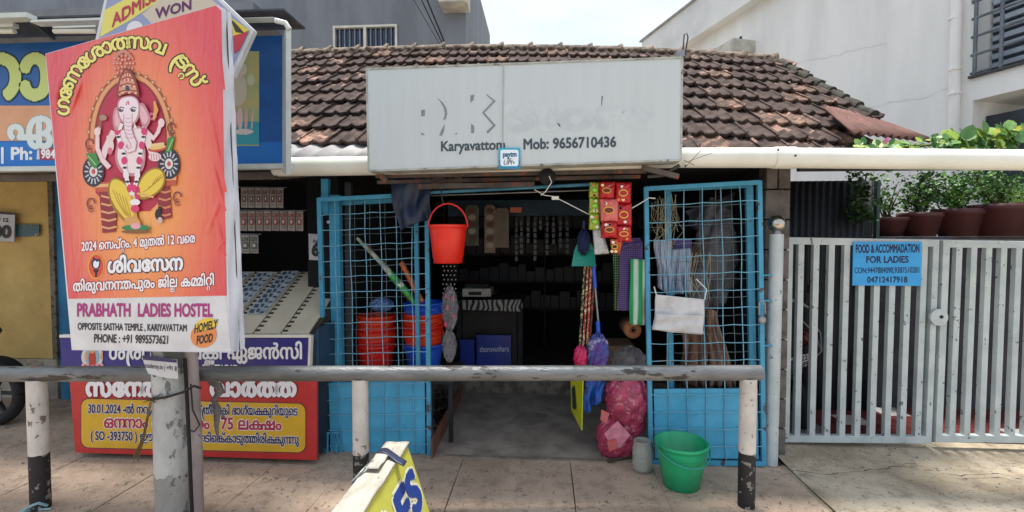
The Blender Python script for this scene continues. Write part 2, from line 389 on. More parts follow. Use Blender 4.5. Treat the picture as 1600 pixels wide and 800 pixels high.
# ================================================================== shop building
shop = thing('shop_building', 'low old shop with brown clay tile roof and dark open front full of goods', 'shop', (0, 4.6, 0))
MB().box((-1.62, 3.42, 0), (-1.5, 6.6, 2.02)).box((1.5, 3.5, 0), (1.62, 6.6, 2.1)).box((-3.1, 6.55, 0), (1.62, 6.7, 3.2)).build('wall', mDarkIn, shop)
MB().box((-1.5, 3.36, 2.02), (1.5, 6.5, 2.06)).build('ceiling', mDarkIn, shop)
fl = MB().box((-1.5, 3.262, -.02), (1.5, 4.66, .004)).build('shop_floor', mShopFloor, shop)
MB().add([gnd(x, y, .0055) for x, y in ((803, 652), (812, 644), (835, 643), (858, 648), (852, 657), (830, 665), (812, 664))], [tuple(range(7))]).build('worn_patch', M('worn_cement', '8b8278', '746c63', rough=.9), fl)
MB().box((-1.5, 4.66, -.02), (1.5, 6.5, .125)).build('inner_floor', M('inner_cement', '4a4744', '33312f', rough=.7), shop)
MB().box((-1.5, 4.635, .004), (1.5, 4.66, .13)).build('floor_step', M('peeling_step', '857e75', '5c554e', rough=.95, scale=9, lo=.4, hi=.6, bump=.6), shop)
MB().box((-.70, 3.235, -.01), (1.08, 3.262, .008)).build('threshold_strip', M('threshold_cement', '8a7f73', '6a6158'), shop)
# front beam, wall plate
MB().box((-1.7, 3.22, 1.985), (1.70, 3.30, 2.035)).build('front_beam', mMetalD, shop)
bl = MB(); bl.tube([at(665, 301, 3.2), at(925, 288, 3.2)], .012); bl.build('blue_crossbar', M('blue_rod', '4d93b4', '37708c', rough=.6), shop)
MB().tube([at(665, 306, 3.3), at(925, 297, 3.3)], .005).build('hanging_rod', mGalv, shop)
MB().box((at(700, 318, 4.1).x, 4.1, at(700, 332, 4.1).z - .03), (at(925, 318, 4.1).x, 4.13, at(925, 312, 4.1).z)).build('lintel_board', M('dull_blue_board', '1e3442', '14242f', rough=.8), shop)
# cement-block pillar at the right of the shop
for k in range(10):
    z0 = .004 + k * .205
    for half in ((0, 1) if k % 2 else (0,)):
        x0, x1 = (1.50, 1.66) if not k % 2 else ((1.50, 1.575), (1.583, 1.66))[half]
        MB().box((x0 + random.uniform(0, .004), 3.375 + random.uniform(-.004, .004), z0), (x1, 3.495, z0 + .195)).build('block', mBlock, shop, bevel=.004)
# --- roof
S0 = Vector((0, 3.32, 2.155)); SL = R(35); EXP = .287
def dzx(x): return -.013 * (x + 1.5) ** 2 if x > -1.5 else -.004 * (x + 1.5) ** 2
def rp(x, s, h=0):
    return Vector((x, S0.y + s * math.cos(SL) - h * math.sin(SL), S0.z + s * math.sin(SL) + h * math.cos(SL) + dzx(x)))
roof = MB().grid(lambda u, v: rp(-3.2 + 5.55 * u, .22 + 2.41 * v, -.035), 20, 4).build('roof', mWood, shop, solid=.02)
def tile_bm(var):
    b = MB(); rnd = random.Random(var); W = .232; Lh = EXP + .075; n = 16
    def prof(u):                                          # double-trough clay tile
        x = u * W; t = (u * 2) % 1
        t2 = abs(((u * 2 + .5) % 1) - .5) * 2; h = .020 * max(0, 1 - t2 / .42) ** .7 + (.004 if u > .8 else 0)
        return x, h
    rows = [(0, .026), (.5, .0), (1, -.026)]
    wob = [rnd.uniform(-.003, .003) for _ in range(3)]
    vs = []
    for j, (v, hh) in enumerate(((0, .040), (.03, .044), (1, .0))):
        for i in range(n + 1):
            x, h = prof(i / n); vs.append((x, v * Lh - .0 + (rnd.uniform(-.003, .003) if j == 0 else 0), h + hh + wob[0] * (i / n)))
    fs = [(j * (n + 1) + i, j * (n + 1) + i + 1, (j + 1) * (n + 1) + i + 1, (j + 1) * (n + 1) + i) for j in range(2) for i in range(n)]
    k = len(vs)
    for i in range(n + 1): x, y, z = vs[i]; vs.append((x, y + .006, z - .026))
    fs += [(k + i, k + i + 1, i + 1, i) for i in range(n)]
    for i in (0, n):
        pass
    me = bpy.data.meshes.new('roof_tile'); me.from_pydata(vs, [], fs); me.update(); return me
tms = [tile_bm(v) for v in range(4)]
for t_ in tms: t_.materials.append(mTile)
tms2 = [t_.copy() for t_ in tms]
for t_ in tms2: t_.materials[0] = mTile2
shopO = Vector(shop.location); rt = random.Random(3)
def place_tile(x, s, me, row):
    o = bpy.data.objects.new('roof_tile', me); COL.objects.link(o); o.parent = roof
    p = rp(x, s, .0); q = rp(x + .21, s); ya = math.atan2(q.z - p.z, .21)
    m = Matrix.Rotation(SL + rt.uniform(-.018, .018), 4, 'X') @ Matrix.Rotation(-ya, 4, 'Y') @ Matrix.Rotation(rt.uniform(-.02, .02), 4, 'Z')
    o.matrix_local = Matrix.Translation(p - shopO + Vector((rt.uniform(-.004, .004), 0, rt.uniform(-.003, .003)))) @ m
    return o
TW = .212
for r_ in range(9):
    n = 0
    x = -1.95 - .125 * r_ + (.1 if r_ % 2 else 0)
    xe = (2.12, 2.16, 2.2, 2.5, 2.56, 2.52, 2.48, 2.45, 2.42)[r_]
    if r_ in (0, 1, 2): xe = (2.22, 2.24, 2.26)[r_]
    while x < xe:
        hot = math.sin(x * 3.1 + r_ * 1.7) + math.sin(x * 7.7 - r_ * 2.9) * .6
        red = rt.random() < (.55 if hot > .85 else .07)
        place_tile(x, r_ * EXP, rt.choice(tms2 if red else tms), r_); x += TW
for k in range(17):                                        # ridge tiles, with mortar
    x = -3.1 + k * .33
    b = MB(); a = rp(x, 2.62); c = rp(x + .32, 2.62)
    b.tube([a + Vector((0, 0, -.01)), a.lerp(c, .12) + Vector((0, 0, 0)), a.lerp(c, .85), c + Vector((0, 0, .006)), c + Vector((.012, 0, .006))], [.062, .058, .062, .082, .078], n=12)
    b.build('ridge_tile', mRidge, roof)
b = MB()
for k in range(60):                                        # mortar lumps under the ridge
    p = rp(-3.1 + k * .093, 2.54, .05); b.ball(p + Vector((0, rt.uniform(-.01, .01), rt.uniform(-.012, .008))), rt.uniform(.018, .034), 8, (1.3, 1, .7))
b.build('ridge_mortar', mRidge, roof, kind='stuff')
for k in range(8):                                         # mossy verge tiles down the right edge
    s = 2.50 - k * .19; a = rp(2.46 + .02 * k, s, .05); c = rp(2.49 + .02 * k, s - .23, .062)
    MB().tube([a - Vector((0, 0, .03)), a.lerp(c, .8) - Vector((0, 0, .03)), c - Vector((0, 0, .03))], [.032, .038, .044], n=10).build('verge_tile', mMoss, roof)
def corr(q, nu, amp, waves, mat, name, par, nv=3):
    nrm = (q[1] - q[0]).cross(q[3] - q[0]).normalized()
    return MB().grid(lambda u, v: bil(q, u, v) + nrm * amp * math.sin(u * waves * 6.283), nu, nv).build(name, mat, par, solid=.006)
corr([rp(-2.6, .3, .004), rp(2.3, .3, .004), Vector((2.3, 3.07, 1.99)), Vector((-2.6, 3.07, 2.055))], 260, .010, 34, mAsb, 'eave_sheet', roof)
corr([at(1288, 167, 3.90), at(1345, 179, 4.2), at(1462, 221, 3.62), at(1334, 207, 3.32)], 80, .014, 11, mRust, 'rusty_sheet', roof)
# --- dark porch over the driveway (carries the creeper)
porch = thing('porch_canopy', 'dark flat canopy beam over the gate and driveway, creeper on top', 'canopy', (2.9, 3.8, 2.0))
MB().box((1.66, 3.10, 1.955), (6.5, 3.16, 2.005)).build('beam', mMetalD, porch)
MB().box((1.66, 3.165, 2.0), (6.5, 3.30, 2.02)).build('sheet', mMetalD, porch)
MB().box((1.66, 3.26, 1.95), (6.5, 3.30, 1.999)).build('rear_beam', mMetalD, porch)
shut = thing('dark_shutter', 'dark corrugated metal sheet wall left of the flower pots, behind the gate', 'metal wall', (2.2, 4.3, 0))
corr([Vector((1.64, 4.25, 2.0)), Vector((2.76, 4.25, 2.0)), Vector((2.76, 4.25, .03)), Vector((1.64, 4.25, .03))], 160, .008, 20, M('shutter_dark', '262a31', '1a1d22', rough=.6), 'corrugated_sheet', shut)
MB().box((2.765, 4.2, .036), (2.79, 4.25, 1.99)).build('post', M('green_post', '35524a', '26403a', rough=.6), shut)
# parapet wall which carries the pots, dark in the shade
pw = thing('parapet_wall', 'dark shaded wall behind the right gate leaf, flower pots standing along its top', 'wall', (4, 4.5, 0))
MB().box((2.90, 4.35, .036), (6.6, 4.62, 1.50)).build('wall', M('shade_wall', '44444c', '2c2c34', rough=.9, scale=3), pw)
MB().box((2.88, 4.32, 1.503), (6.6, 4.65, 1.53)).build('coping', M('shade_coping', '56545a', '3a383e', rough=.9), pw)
# ================================================================== rain gutter
gt = thing('rain_gutter', 'long white plastic gutter pipe running along the eaves behind the shop sign', 'gutter', (0, 3.02, 1.9))
MB().tube([at(430, 261, 3.02), at(575, 259, 3.03), at(1060, 246.5, 3.03), at(1200, 246.5, 3.02), at(1700, 251, 3.02)], .061, n=20).build('pipe', mPipe, gt)
for (a, b_) in ((1208, 1241),):
    MB().tube([at(a, 246.5, 3.02), at(b_, 246.6, 3.02)], .066, n=20).build('coupling', mPipe, gt)
for px, py in ((1216, 234), (1243, 243), (1071, 259)): MB().ball(at(px, py, 2.952), .007, 8).build('screw', mMetalD, gt)
# ================================================================== grey building behind
gb = thing('apartment_building', 'plain grey rendered building rising behind the tiled roof, one sliding window', 'building', (-4, 10, 0))
wx = at(728, 40, 9).x; wl = at(521, 60, 9).x; wr = at(621, 60, 9).x; wt = at(570, 40, 9).z; wb = at(570, 82, 9).z - .15
MB().box((-14, 9, 0), (wl, 13, 7)).box((wr, 9, 0), (wx, 13, 7)).box((wl, 9, 0), (wr, 13, wb)).box((wl, 9, wt), (wr, 13, 7)).box((wl, 9.25, wb), (wr, 13, wt)).build('wall', mGreyWall, gb)
wf = MB().box((wl, 8.97, wb), (wl + .04, 9.06, wt)).box((wr - .04, 8.97, wb), (wr, 9.06, wt)).box((wl + .04, 8.97, wt - .04), (wr - .04, 9.06, wt)).box((wl + .04, 8.97, wb), (wr - .04, 9.06, wb + .04)).box(((wl + wr) / 2 - .025, 8.968, wb + .04), ((wl + wr) / 2 + .025, 9.06, wt - .04)).build('window', M('cream_frame', 'd2d0c2', 'bdbbae', rough=.5), gb)
for a, b_ in ((wl + .042, (wl + wr) / 2 - .027), ((wl + wr) / 2 + .027, wr - .042)):
    MB().box((a, 9.04, wb + .042), (b_, 9.05, wt - .042)).build('pane', M('blue_glass', '1d2c44', '16223a', rough=.12, bump=0), wf)
    for k in range(5):
        x = a + (b_ - a) * (k + .8) / 5.6; MB().box((x - .006, 9.0, wb + .044), (x + .006, 9.012, wt - .044)).build('bar', mGalv, wf)
MB().box((wx - .42, 8.55, at(720, 12, 8.8).z), (wx + .08, 9, at(720, 12, 8.8).z + .6)).build('sunshade', mCream, gb)
MB().box((-14, 8.1, 5.42), (wx - 3.55, 9, 5.6)).build('sunshade', mGreyWall, gb)
# ================================================================== white building on the right
wbld = thing('white_house', 'large white rendered house on the right with sloping-looking parapet, drainpipe and balcony', 'house', (5.6, 6.5, 0))
D = Vector((-.3206, .9472, 0)); P0w = at(1493, 200, 6.5); P0w.z = 0
NW = Vector((-.9472, -.3206, 0))                          # outward normal, towards the street left
def wp(t, z, off=0): return P0w + D * t + NW * off + Vector((0, 0, z))
wpl = Pl(P0w, NW)
def wq(px, py, off=0): return wpl.hit(px, py, off)
def wt_(px, py):
    p = wq(px, py); return (p - P0w).dot(D), p.z
def wbox(t0, t1, z0, z1, o0, o1, mb=None):                # o0 = front offset, o1 = back offset
    q0 = [wp(t0, z0, o0), wp(t1, z0, o0), wp(t1, z1, o0), wp(t0, z1, o0)]; q1 = [wp(t0, z0, o1), wp(t1, z0, o1), wp(t1, z1, o1), wp(t0, z1, o1)]
    return (mb or MB()).hexa(q0, q1)
tE = wt_(1014, 84)[0]; tb = wt_(1543, 60)[0]; tb0 = wt_(1523, 60)[0]
zb = wt_(1523, 122)[1]; zs = wt_(1525, 156)[1]; tl = wt_(1525, 180)[0]
b = MB(); wbox(tb0, tE, 0, 6.1, 0, -3, b); wbox(-5, tb0, zs, zb - .0, 0, -3, b); wbox(-5, tb0, zb, 6.1, -1.0, -3, b); wbox(-5, tb0, 0, zs, -1.2, -3, b)
b.build('wall', mWhiteWall, wbld)
wbox(-5, tE, 6.10, 6.87, .22, -3).build('parapet', M('parapet_paint', 'dcdcd8', 'cdcdc9', rough=.9, scale=1.3), wbld)
wbox(-5, tE + .05, 6.87, 6.91, .27, -3).build('coping', M('coping_grey', '9a9a96', '7d7d79', rough=.9), wbld)
wbox(-5, tE, 6.04, 6.098, .26, -.01).build('ledge', M('parapet_paint', 'd3d4d0'), wbld)
for px, py in ((1142, 66), (1149, 63), (1157, 60)):
    p = wq(px, py, .004); MB().tube([p, p - NW * .004 + NW * .006], .045, n=14).build('vent_hole', mDark, wbld)
p = wt_(1160, 90); wbox(p[0] - .35, p[0] + .45, p[1] - .02, p[1] + .2, .5, .001).build('sunshade', mCream, wbld)
dp = MB(); a = wq(1493, 0, .08); dp.tube([a + Vector((0, 0, 3)), wq(1492, 110, .08), wq(1490, 240, .08), wq(1490, 240, .08) - Vector((0, 0, 3))], .055, n=14); dpo = dp.build('drainpipe', mWhiteWall, wbld)
for py in (30, 110, 148, 215):
    q = wq(1492, py, .08); MB().tube([q, q + Vector((0, 0, .03))], .066, n=14).build('clamp', mWhiteWall, dpo)
# louvred shutter panel of the balcony, slat by slat
wpl7 = Pl(P0w - NW * .30, NW); tS = (wpl7.hit(1549, 60) - P0w).dot(D); tW = (Pl(P0w - NW * .22, NW).hit(1541, 190) - P0w).dot(D)
lv = wbox(-3.5, tS, zb, 6.02, -.31, -.34).build('shutter_panel', M('louvre_blue', '3c4856', '323c48', rough=.5), wbld)
z = zb + .02; k = 0
while z < 5.2:
    wbox(-3.4, tS - .04, z, z + .06, -.25, -.305).build('slat', M('louvre_grey', 'a4b0bc', '8e9aa6', rough=.5), lv); z += .11
rl = MB(); 
for k, z in enumerate((.06, .28, .5, .72, .93)): rl.tube([wp(-3.5, zb + z, .02), wp(tb0 + .02, zb + z, .02)], .017 if k < 4 else .026, n=8)
for t in (tb0 - .02, tb0 - .28, tb0 - .9, tb0 - 1.6): rl.tube([wp(t, zb, .02), wp(t, zb + .93, .02)], .02, n=8)
rl.build('balcony_railing', M('rail_grey', '6a737c', '555d65', rough=.5), wbld)
wbox(-5, tb0 + .03, zb, zb + .03, .05, -.7).build('balcony_floor', mMetalD, wbld)
wbox(-3, tW, zs - 1.3, zs - .18, -.22, -.28).build('dark_window', M('tarp_dark', '2b3542', '181d25', rough=.35), wbld)
for pts in (((1180, 108), (1290, 92), (1400, 62)), ((1330, 172), (1420, 158), (1488, 138)), ((1500, 130), (1520, 126))):
    b = MB(); P = [wq(*p, .004) for p in pts]; Q = []
    for a, c in zip(P[:-1], P[1:]):
        for k in range(9): Q.append(a.lerp(c, k / 9) + Vector((0, 0, random.uniform(-.03, .03))))
    for a, c in zip(Q[:-1], Q[1:]): w_ = random.uniform(.004, .012); b.add([a, c, c + Vector((0, 0, w_)), a + Vector((0, 0, w_))], [(0, 1, 2, 3)])
    b.build('crack', M('wall_crack', 'd0d0cc', 'c6c6c2'), wbld)
# ================================================================== gate
GP = PY(3.55)
mGate = M('gate_paint', 'bcc5c5', 'a9b3b5', rough=.55, scale=6, chip=.63, chipcol='596062', chipscale=22)
def gate_leaf(label, xl, xr, bars, top0, top1):
    t = thing('gate_leaf', label, 'gate', tuple(at((xl + xr) / 2, 684, 3.55)), 'driveway gate leaves'); Y = 3.55
    fr = MB(); h = .022
    TL, TR, BL, BR = at(xl, top0, Y), at(xr, top1, Y), at(xl - 6 if xl < 1400 else xl - 12, 684, Y), at(xr - 12, 686, Y)
    fr.bar(TL, TR, .05, .045, up=(0, 1, 0)); fr.bar(BL, BR, .05, .045)
    fr.bar(BL + Vector((.0225, .002, .02)), TL + Vector((.0225, .002, -.02)), .045, .05); fr.bar(BR + Vector((-.02, .002, .02)), TR + Vector((-.02, .002, -.02)), .04, .05)
    f = fr.build('frame', mGate, t, bevel=.003)
    for xc in bars:
        k = (xc - xl) / (xr - xl); a = TL.lerp(TR, k) + Vector((0, .001, -.02)); c = BL.lerp(BR, k) + Vector((0, .001, .02))
        MB().bar(c, a, .040, .038).build('bar', mGate, t, bevel=.002)
    return t
g1 = gate_leaf('left leaf of the pale grey barred gate, with the blue notice on it', 1227, 1464, [1251 + 24.0 * k for k in range(9)], 376, 380)
g2 = gate_leaf('right leaf of the pale grey barred gate, running out of the picture', 1470, 1800, [1497 + 23.6 * k for k in range(12)], 381, 384)
lk = at(1468, 496, 3.50); MB().tube([lk, lk + Vector((0, .02, 0))], .058, n=24).build('lock_plate', mGate, g1, bevel=.004)
MB().tube([lk + Vector((.012, -.004, .004)), lk + Vector((.012, .002, .004))], .012, n=12).build('keyhole', mDark, g1)
for py in (408, 420, 640, 652): p = at(1222, py, 3.53); MB().box(tuple(p - Vector((.014, 0, .022))), tuple(p + Vector((.014, .02, .022)))).build('hinge', mGalv, g1)
gp = thing('gate_post', 'round pale grey gate post topped with a shiny steel ball', 'gate post', tuple(gnd(1204, 725)))
q = gnd(1204, 725); zt = at(1208, 366, q.y).z
MB().tube([q, Vector((q.x + .012, q.y, zt))], .043, n=20).build('post', mGate, gp)
MB().lathe((q.x + .012, q.y, zt), [(.03, 0), (.03, .012), (.022, .018), (.022, .03)], 16).build('collar', mGalv, gp)
MB().ball((q.x + .012, q.y, zt + .072), .055, 24).build('ball', M('steel_ball', 'b8b4aa', 'a8a49a', rough=.18, metal=1, bump=.02), gp)
sg = thing('hostel_notice', 'bright blue food and accommodation for ladies notice wired to the gate', 'sign', tuple(at(1386, 446, 3.50)))
pbox(1332, 378, 1441, 446, 3.515, .006).build('plate', M('notice_blue', '2f9fe0', '2996d6', rough=.45, bump=.03), sg)
PS = PY(3.515); ink = flat('14163e')
text('FOOD & ACCOMMADATION', (1337, 395), (1437, 394), 18, PS, ink, sg, bold=.028, rows=22)
text('FOR LADIES', (1353, 410.5), (1420, 410), 14.5, PS, ink, sg, bold=.025, rows=20)
text('CON:9447884090,9387510281', (1335, 427), (1438, 426), 13, PS, ink, sg, bold=.008, rows=18)
text('04712417918', (1355, 441.5), (1418, 441.5), 13, PS, ink, sg, bold=.02, rows=18)
# motorcycle parked behind the gate
mc = thing('parked_scooter', 'dark red motorcycle parked in the shade behind the left gate leaf, white number plate', 'motorcycle', tuple(at(1240, 660, 4.05)))
Ym = 4.0; blk = M('black_rubber', '1b1b1d', '111113', rough=.8)
wc = at(1232, 640, Ym + .1)
wo = MB(); wo.tube([wc + Vector((.03 * 0, math.cos(a) * .26, math.sin(a) * .26)) for a in [k * math.pi / 12 for k in range(25)]], .05, n=10); wo.build('wheel', blk, mc)
MB().tube([wc + Vector((0, 0, 0)), at(1236, 560, Ym), at(1240, 500, Ym)], .03, n=8).build('fork', mMetalD, mc)
MB().ball(at(1236, 520, Ym + .25), .13, 16, (.8, 2.2, .75)).build('fuel_tank', M('maroon_paint', '5a1c1e', '481416', rough=.25), mc)
MB().ball(at(1232, 575, Ym - .02), .1, 16, (1, 1.2, .8)).build('mudguard', mMetalD, mc)
MB().tube([at(1206, 480, Ym), at(1222, 468, Ym), at(1245, 470, Ym), at(1262, 480, Ym)], .014, n=8).build('handlebar', mGalv, mc)
for off in (0, 14): MB().tube([at(1252 + off, 500, Ym), at(1272 + off * .7, 520, Ym), at(1284, 548, Ym), at(1272, 560, Ym), at(1250, 552, Ym)], .007, n=6).build('cable', mGalv, mc)
MB().tube([at(1262, 478, Ym), at(1272, 470, Ym)], .012, n=8).build('grip', blk, mc)
mo = MB().lathe(at(1270, 452, Ym), [(0, 0), (.05, .003), (.052, .02), (.0, .03)], 16, tilt=Matrix.Rotation(R(80), 3, 'X')).build('mirror', mMetalD, mc)
qp = pquad([(1231, 561), (1266, 552), (1267, 570), (1240, 579)], 3.93)
pl = MB().slab(qp, (0, .004, 0)).build('number_plate', M('plate_white', 'cfcfca', 'bcbcb6', rough=.5), mc)
PP = P3(qp[0], qp[1], qp[2]); text('KL 22', (1238, 568), (1262, 562), 11, PP, flat('222222'), pl, bold=.03, rows=16); text('9889', (1243, 577), (1264, 571), 11, PP, flat('222222'), pl, bold=.03, rows=16)
# ================================================================== big shop sign
mSign = M('sign_panel', 'c3cbcc', 'bfc7c7', rough=.6, scale=3, bump=.06, bscale=12, stretch=(6, 1, .6), chip=.72, chipcol='9ba39f', chipscale=10)
mSignFr = M('sign_frame', 'b4b8b0', '8d8f85', rough=.6, scale=8, chip=.6, chipcol='6f6a5e', chipscale=16)
YS = 2.86
ss = thing('shop_sign', 'wide weathered pale grey shop sign reading Karyavattom and Mob 9656710436', 'sign', tuple(at(820, 262, YS)))
sq = pquad([(573, 108), (1066, 90), (1064, 250), (576, 267)], YS); PS2 = PY(YS)
MB().slab(sq, (0, .13, 0)).build('panel', mSign, ss)
fr = MB()
for i in range(4):
    a, b_ = sq[i], sq[(i + 1) % 4]; fr.bar(a + Vector((0, .063, 0)), b_ + Vector((0, .063, 0)), .011, .136 if i in (0, 2) else .132)
fr.build('frame', mSignFr, ss)
sx = [at(785, 101, YS), at(788, 101, YS), at(786, 236, YS), at(784.5, 236, YS)]
MB().slab([p + Vector((0, -.002, 0)) for p in sx], (0, -.001, 0)).build('seam', M('seam_grey', 'b0b7b5', 'a2a9a7'), ss)
inkS = flat('3f4c54'); res = M('adhesive_residue', '8d9492', '757c7b', rough=.9, bump=.2)
text('Karyavattom', (688, 236), (790, 233), 22, PS2, inkS, ss, bold=.03, rows=30)
text('Mob: 9656710436', (817, 233), (963, 229), 22.5, PS2, inkS, ss, bold=.035, rows=30)
for pts in ([(658, 172), (664, 171), (664, 181), (658, 182)], [(658, 207), (664, 210), (663, 211), (658, 211)],
            [(682, 152), (692, 160), (698, 170), (699, 178), (697, 186), (692, 188), (695, 178), (693, 168), (688, 159)],
            [(694, 193), (692, 205), (686, 212), (695, 213), (699, 212), (697, 206)][0:0] or [(695, 193), (694, 204), (691, 212), (686, 212), (690, 202)],
            [(735, 149), (741, 148), (740, 156), (735, 161)], [(736, 193), (741, 197), (741, 208), (736, 208)],
            [(761, 147), (775, 158), (757, 176), (775, 196), (762, 209), (760, 205), (770, 196), (753, 176), (770, 158), (760, 149)], [(710, 210), (714, 207), (714, 210)]):
    pshape(pts, PS2, res, ss, off=.001, name='letter_trace')
text('Store', (786, 204), (1022, 198), 66, PS2, M('faint_trace', 'b9c2c4', 'c9cfd0', rough=.7, bump=0, spec=.4), ss, bold=.05, off=.0008, rows=44, name='letter_trace')
pshape([(940, 150), (942, 150), (940.5, 165), (939.5, 165)], PS2, flat('555c60'), ss)
stk = pshape(pq(779, 231, 813, 264), PS2, flat('2fa6c6', .35), ss, off=.013, name='sticker'); stk['label'] = 'small square payment sticker with blue border'
pshape(pq(779, 250, 813, 264), PS2, flat('1e86a8', .35), stk, off=.0135)
pshape([(784, 234), (808, 234), (810, 236), (810, 257), (808, 259.5), (784, 259.5), (782, 257), (782, 236)], PS2, flat('e6f1f5', .35), stk, off=.014)
text('paytm', (785.5, 245), (807.5, 244.5), 11, PS2, flat('1d5b86'), stk, off=.0145, bold=.05, rows=22)
text('– for –', (788, 250), (804, 250), 6, PS2, flat('333333'), stk, off=.0145, bold=.02, rows=18)
text('UPI', (786, 257.5), (800, 257.2), 10, PS2, flat('444a50'), stk, off=.0145, bold=.02, rows=20, slant=.2)
pshape([(801, 251), (804.5, 254), (802.5, 257.4)], PS2, flat('3a9a55'), stk, off=.0145)
# steel awning frame under the sign
aw = thing('sign_bracket', 'rusty steel frame and tubes carrying the shop sign from below', 'bracket', tuple(at(820, 285, 2.95)))
for (p0, p1, Y, w_) in (((588, 274), (1010, 266), 3.05, .035), ((590, 285), (1000, 276), 3.14, .022), ((655, 292), (835, 288), 3.1, .03), ((590, 268), (604, 284), 2.98, .03), ((1003, 262), (1060, 276), 2.95, .03)):
    a, b_ = at(*p0, Y), at(*p1, Y); MB().bar(a, b_, w_, w_, up=(0, 1, 0)).build('steel_bar', M('rusty_steel', '5b5450', '3d3733', rough=.8, chip=.55, chipcol='7c4a35', chipscale=20), aw)
MB().tube([at(1012, 276, 3.0), at(1035, 274, 2.98), at(1062, 258, 2.93)], .011).build('brace', mMetalD, aw)
MB().box(tuple(at(655, 292, 3.18)), tuple(at(722, 276, 3.2))).build('torn_board', M('torn_board', '8b8078', '5c524b', rough=.9, chip=.55, chipcol='2e2a28', chipscale=12), aw)
MB().tube([at(1066, 92, 2.9), at(1069, 54, 2.9), at(1073, 52, 2.9), at(1075, 58, 2.9), at(1069, 95, 2.9)], .004).build('hook_wire', mMetalD, ss)
MB().box(tuple(at(1058, 88, 2.88)), tuple(at(1067, 82, 2.92))).build('lug', mGalv, ss)
mt = thing('pulley', 'round dark ceiling fitting hanging under the shop sign with a white cord', 'light fitting', tuple(at(855, 288, 3.05)))
MB().lathe(at(855, 277, 3.0), [(0, 0), (.03, .0), (.052, .015), (.052, .03), (0, .034)], 18, tilt=Matrix.Rotation(R(90), 3, 'X')).build('body', blk, mt)
MB().tube([at(858, 275, 2.96), at(862, 285, 2.96), at(852, 300, 2.98), at(845, 305, 3.0)], .003).tube([at(835, 296, 3.1), at(850, 305, 3.1), at(865, 307, 3.1), at(885, 317, 3.1), at(924, 337, 3.12)], .003).build('cord', mPipe, mt)
MB().box(tuple(at(862, 312, 3.08)), tuple(at(873, 307, 3.1))).build('plug', mPipe, mt)
# ================================================================== wire mesh doors
mBlue = M('door_blue', '469cc0', '3a8db0', rough=.55, scale=7, chip=.61, chipcol='4a4440', chipscale=15, bump=.2)
mBlueP = M('plate_blue', '4aa8d0', '3b97be', rough=.5, scale=5, chip=.655, chipcol='1f3440', chipscale=11, bump=.15)
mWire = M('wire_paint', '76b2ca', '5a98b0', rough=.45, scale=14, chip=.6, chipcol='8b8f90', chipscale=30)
def meshdoor(name, label, px, Y, nc, nr, plate_v, platepx=None, cat='mesh door', plate=True, wr=.0032, wmat=None, doff=.0):
    q = pquad(px, Y); t = thing(name, label, cat, tuple((q[2] + q[3]) / 2), 'blue wire mesh doors')
    fr = MB(); w_ = .03
    for i in range(4):
        a, b_ = q[i], q[(i + 1) % 4]
        if i in (1, 3): fr.bar(a + Vector((0, .001, .012)), b_ + Vector((0, .001, -.012)) if a.z > b_.z else b_ + Vector((0, .001, .012)), w_, .03)
        else: fr.bar(a, b_, w_, .032)
    fr.build('frame', mBlue, t, bevel=.003)
    ms = MB()
    for i in range(1, nc):
        u = i / nc; pts = [bil(q, u + .006 * math.sin(k * 1.9 + i), k / 8) + Vector((0, -.004, 0)) for k in range(9)]; ms.tube(pts, wr, n=6, cap=False)
    for j in range(1, nr):
        v = j / nr; pts = [bil(q, k / 8, v + .002 * math.sin(k * 2.3 + j * 2)) + Vector((0, -.011, 0)) for k in range(9)]; ms.tube(pts, wr, n=6, cap=False)
    ms.build('wire_mesh', wmat or mWire, t)
    if plate:
        a = [bil(q, .04, plate_v), bil(q, .96, plate_v), bil(q, .96, .985), bil(q, .04, .985)]
        MB().slab([p + Vector((0, .003, 0)) for p in a], (0, .004, 0)).build('plate', mBlueP, t)
    return t, q
dl, ql = meshdoor('mesh_door', 'blue wire mesh door on the left of the shop opening, red bucket stacks behind', [(499, 312), (667, 304), (671, 717), (510, 719)], 3.26, 7, 17, .70)
dr, qr = meshdoor('mesh_door', 'blue wire mesh door on the right of the shop opening, white sack tied on it', [(1009, 295), (1186, 285), (1193, 724), (1017, 722)], 3.24, 6, 16, .73)
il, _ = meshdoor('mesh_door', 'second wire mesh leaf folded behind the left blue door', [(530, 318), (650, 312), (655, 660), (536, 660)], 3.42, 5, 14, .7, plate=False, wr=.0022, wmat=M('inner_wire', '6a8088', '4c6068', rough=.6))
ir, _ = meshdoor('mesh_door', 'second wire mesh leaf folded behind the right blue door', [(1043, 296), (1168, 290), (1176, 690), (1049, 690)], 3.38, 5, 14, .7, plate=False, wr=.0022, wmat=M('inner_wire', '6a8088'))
# bolt with staple
MB().tube([at(510, 677, 3.23), at(531, 676, 3.23)], .008).tube([at(527, 678, 3.23), at(526, 708, 3.23)], .006).tube([at(512, 676, 3.23), at(511, 722, 3.23)], .007).build('bolt', mBlue, dl)
MB().box(tuple(at(521, 697, 3.235)), tuple(at(532, 683, 3.238))).build('hasp', mBlue, dl)
for px, py in ((513, 347),): MB().tube([at(px, py, 3.25), at(px, py, 3.2)], .011, n=12).build('bolt_head', mGalv, dl)
for y0, y1 in ((430, 446), (470, 486), (540, 555)): MB().tube([at(1190, y0, 3.24), at(1206, y0, 3.24)], .006).build('hinge_pin', mBlue, dr)
posts = thing('door_post', 'blue steel door post standing behind the left mesh door', 'post', tuple(gnd(526, 690)))
MB().bar(at(509, 280, 3.33), at(509, 335, 3.33), .05, .04).build('post_head', mBlue, posts)
MB().bar(at(524, 305, 3.36), at(530, 660, 3.36), .075, .05).build('post', M('post_blue', '3f9ac0', '2c83a8', rough=.5, chip=.64, chipcol='21485a', chipscale=20), posts)
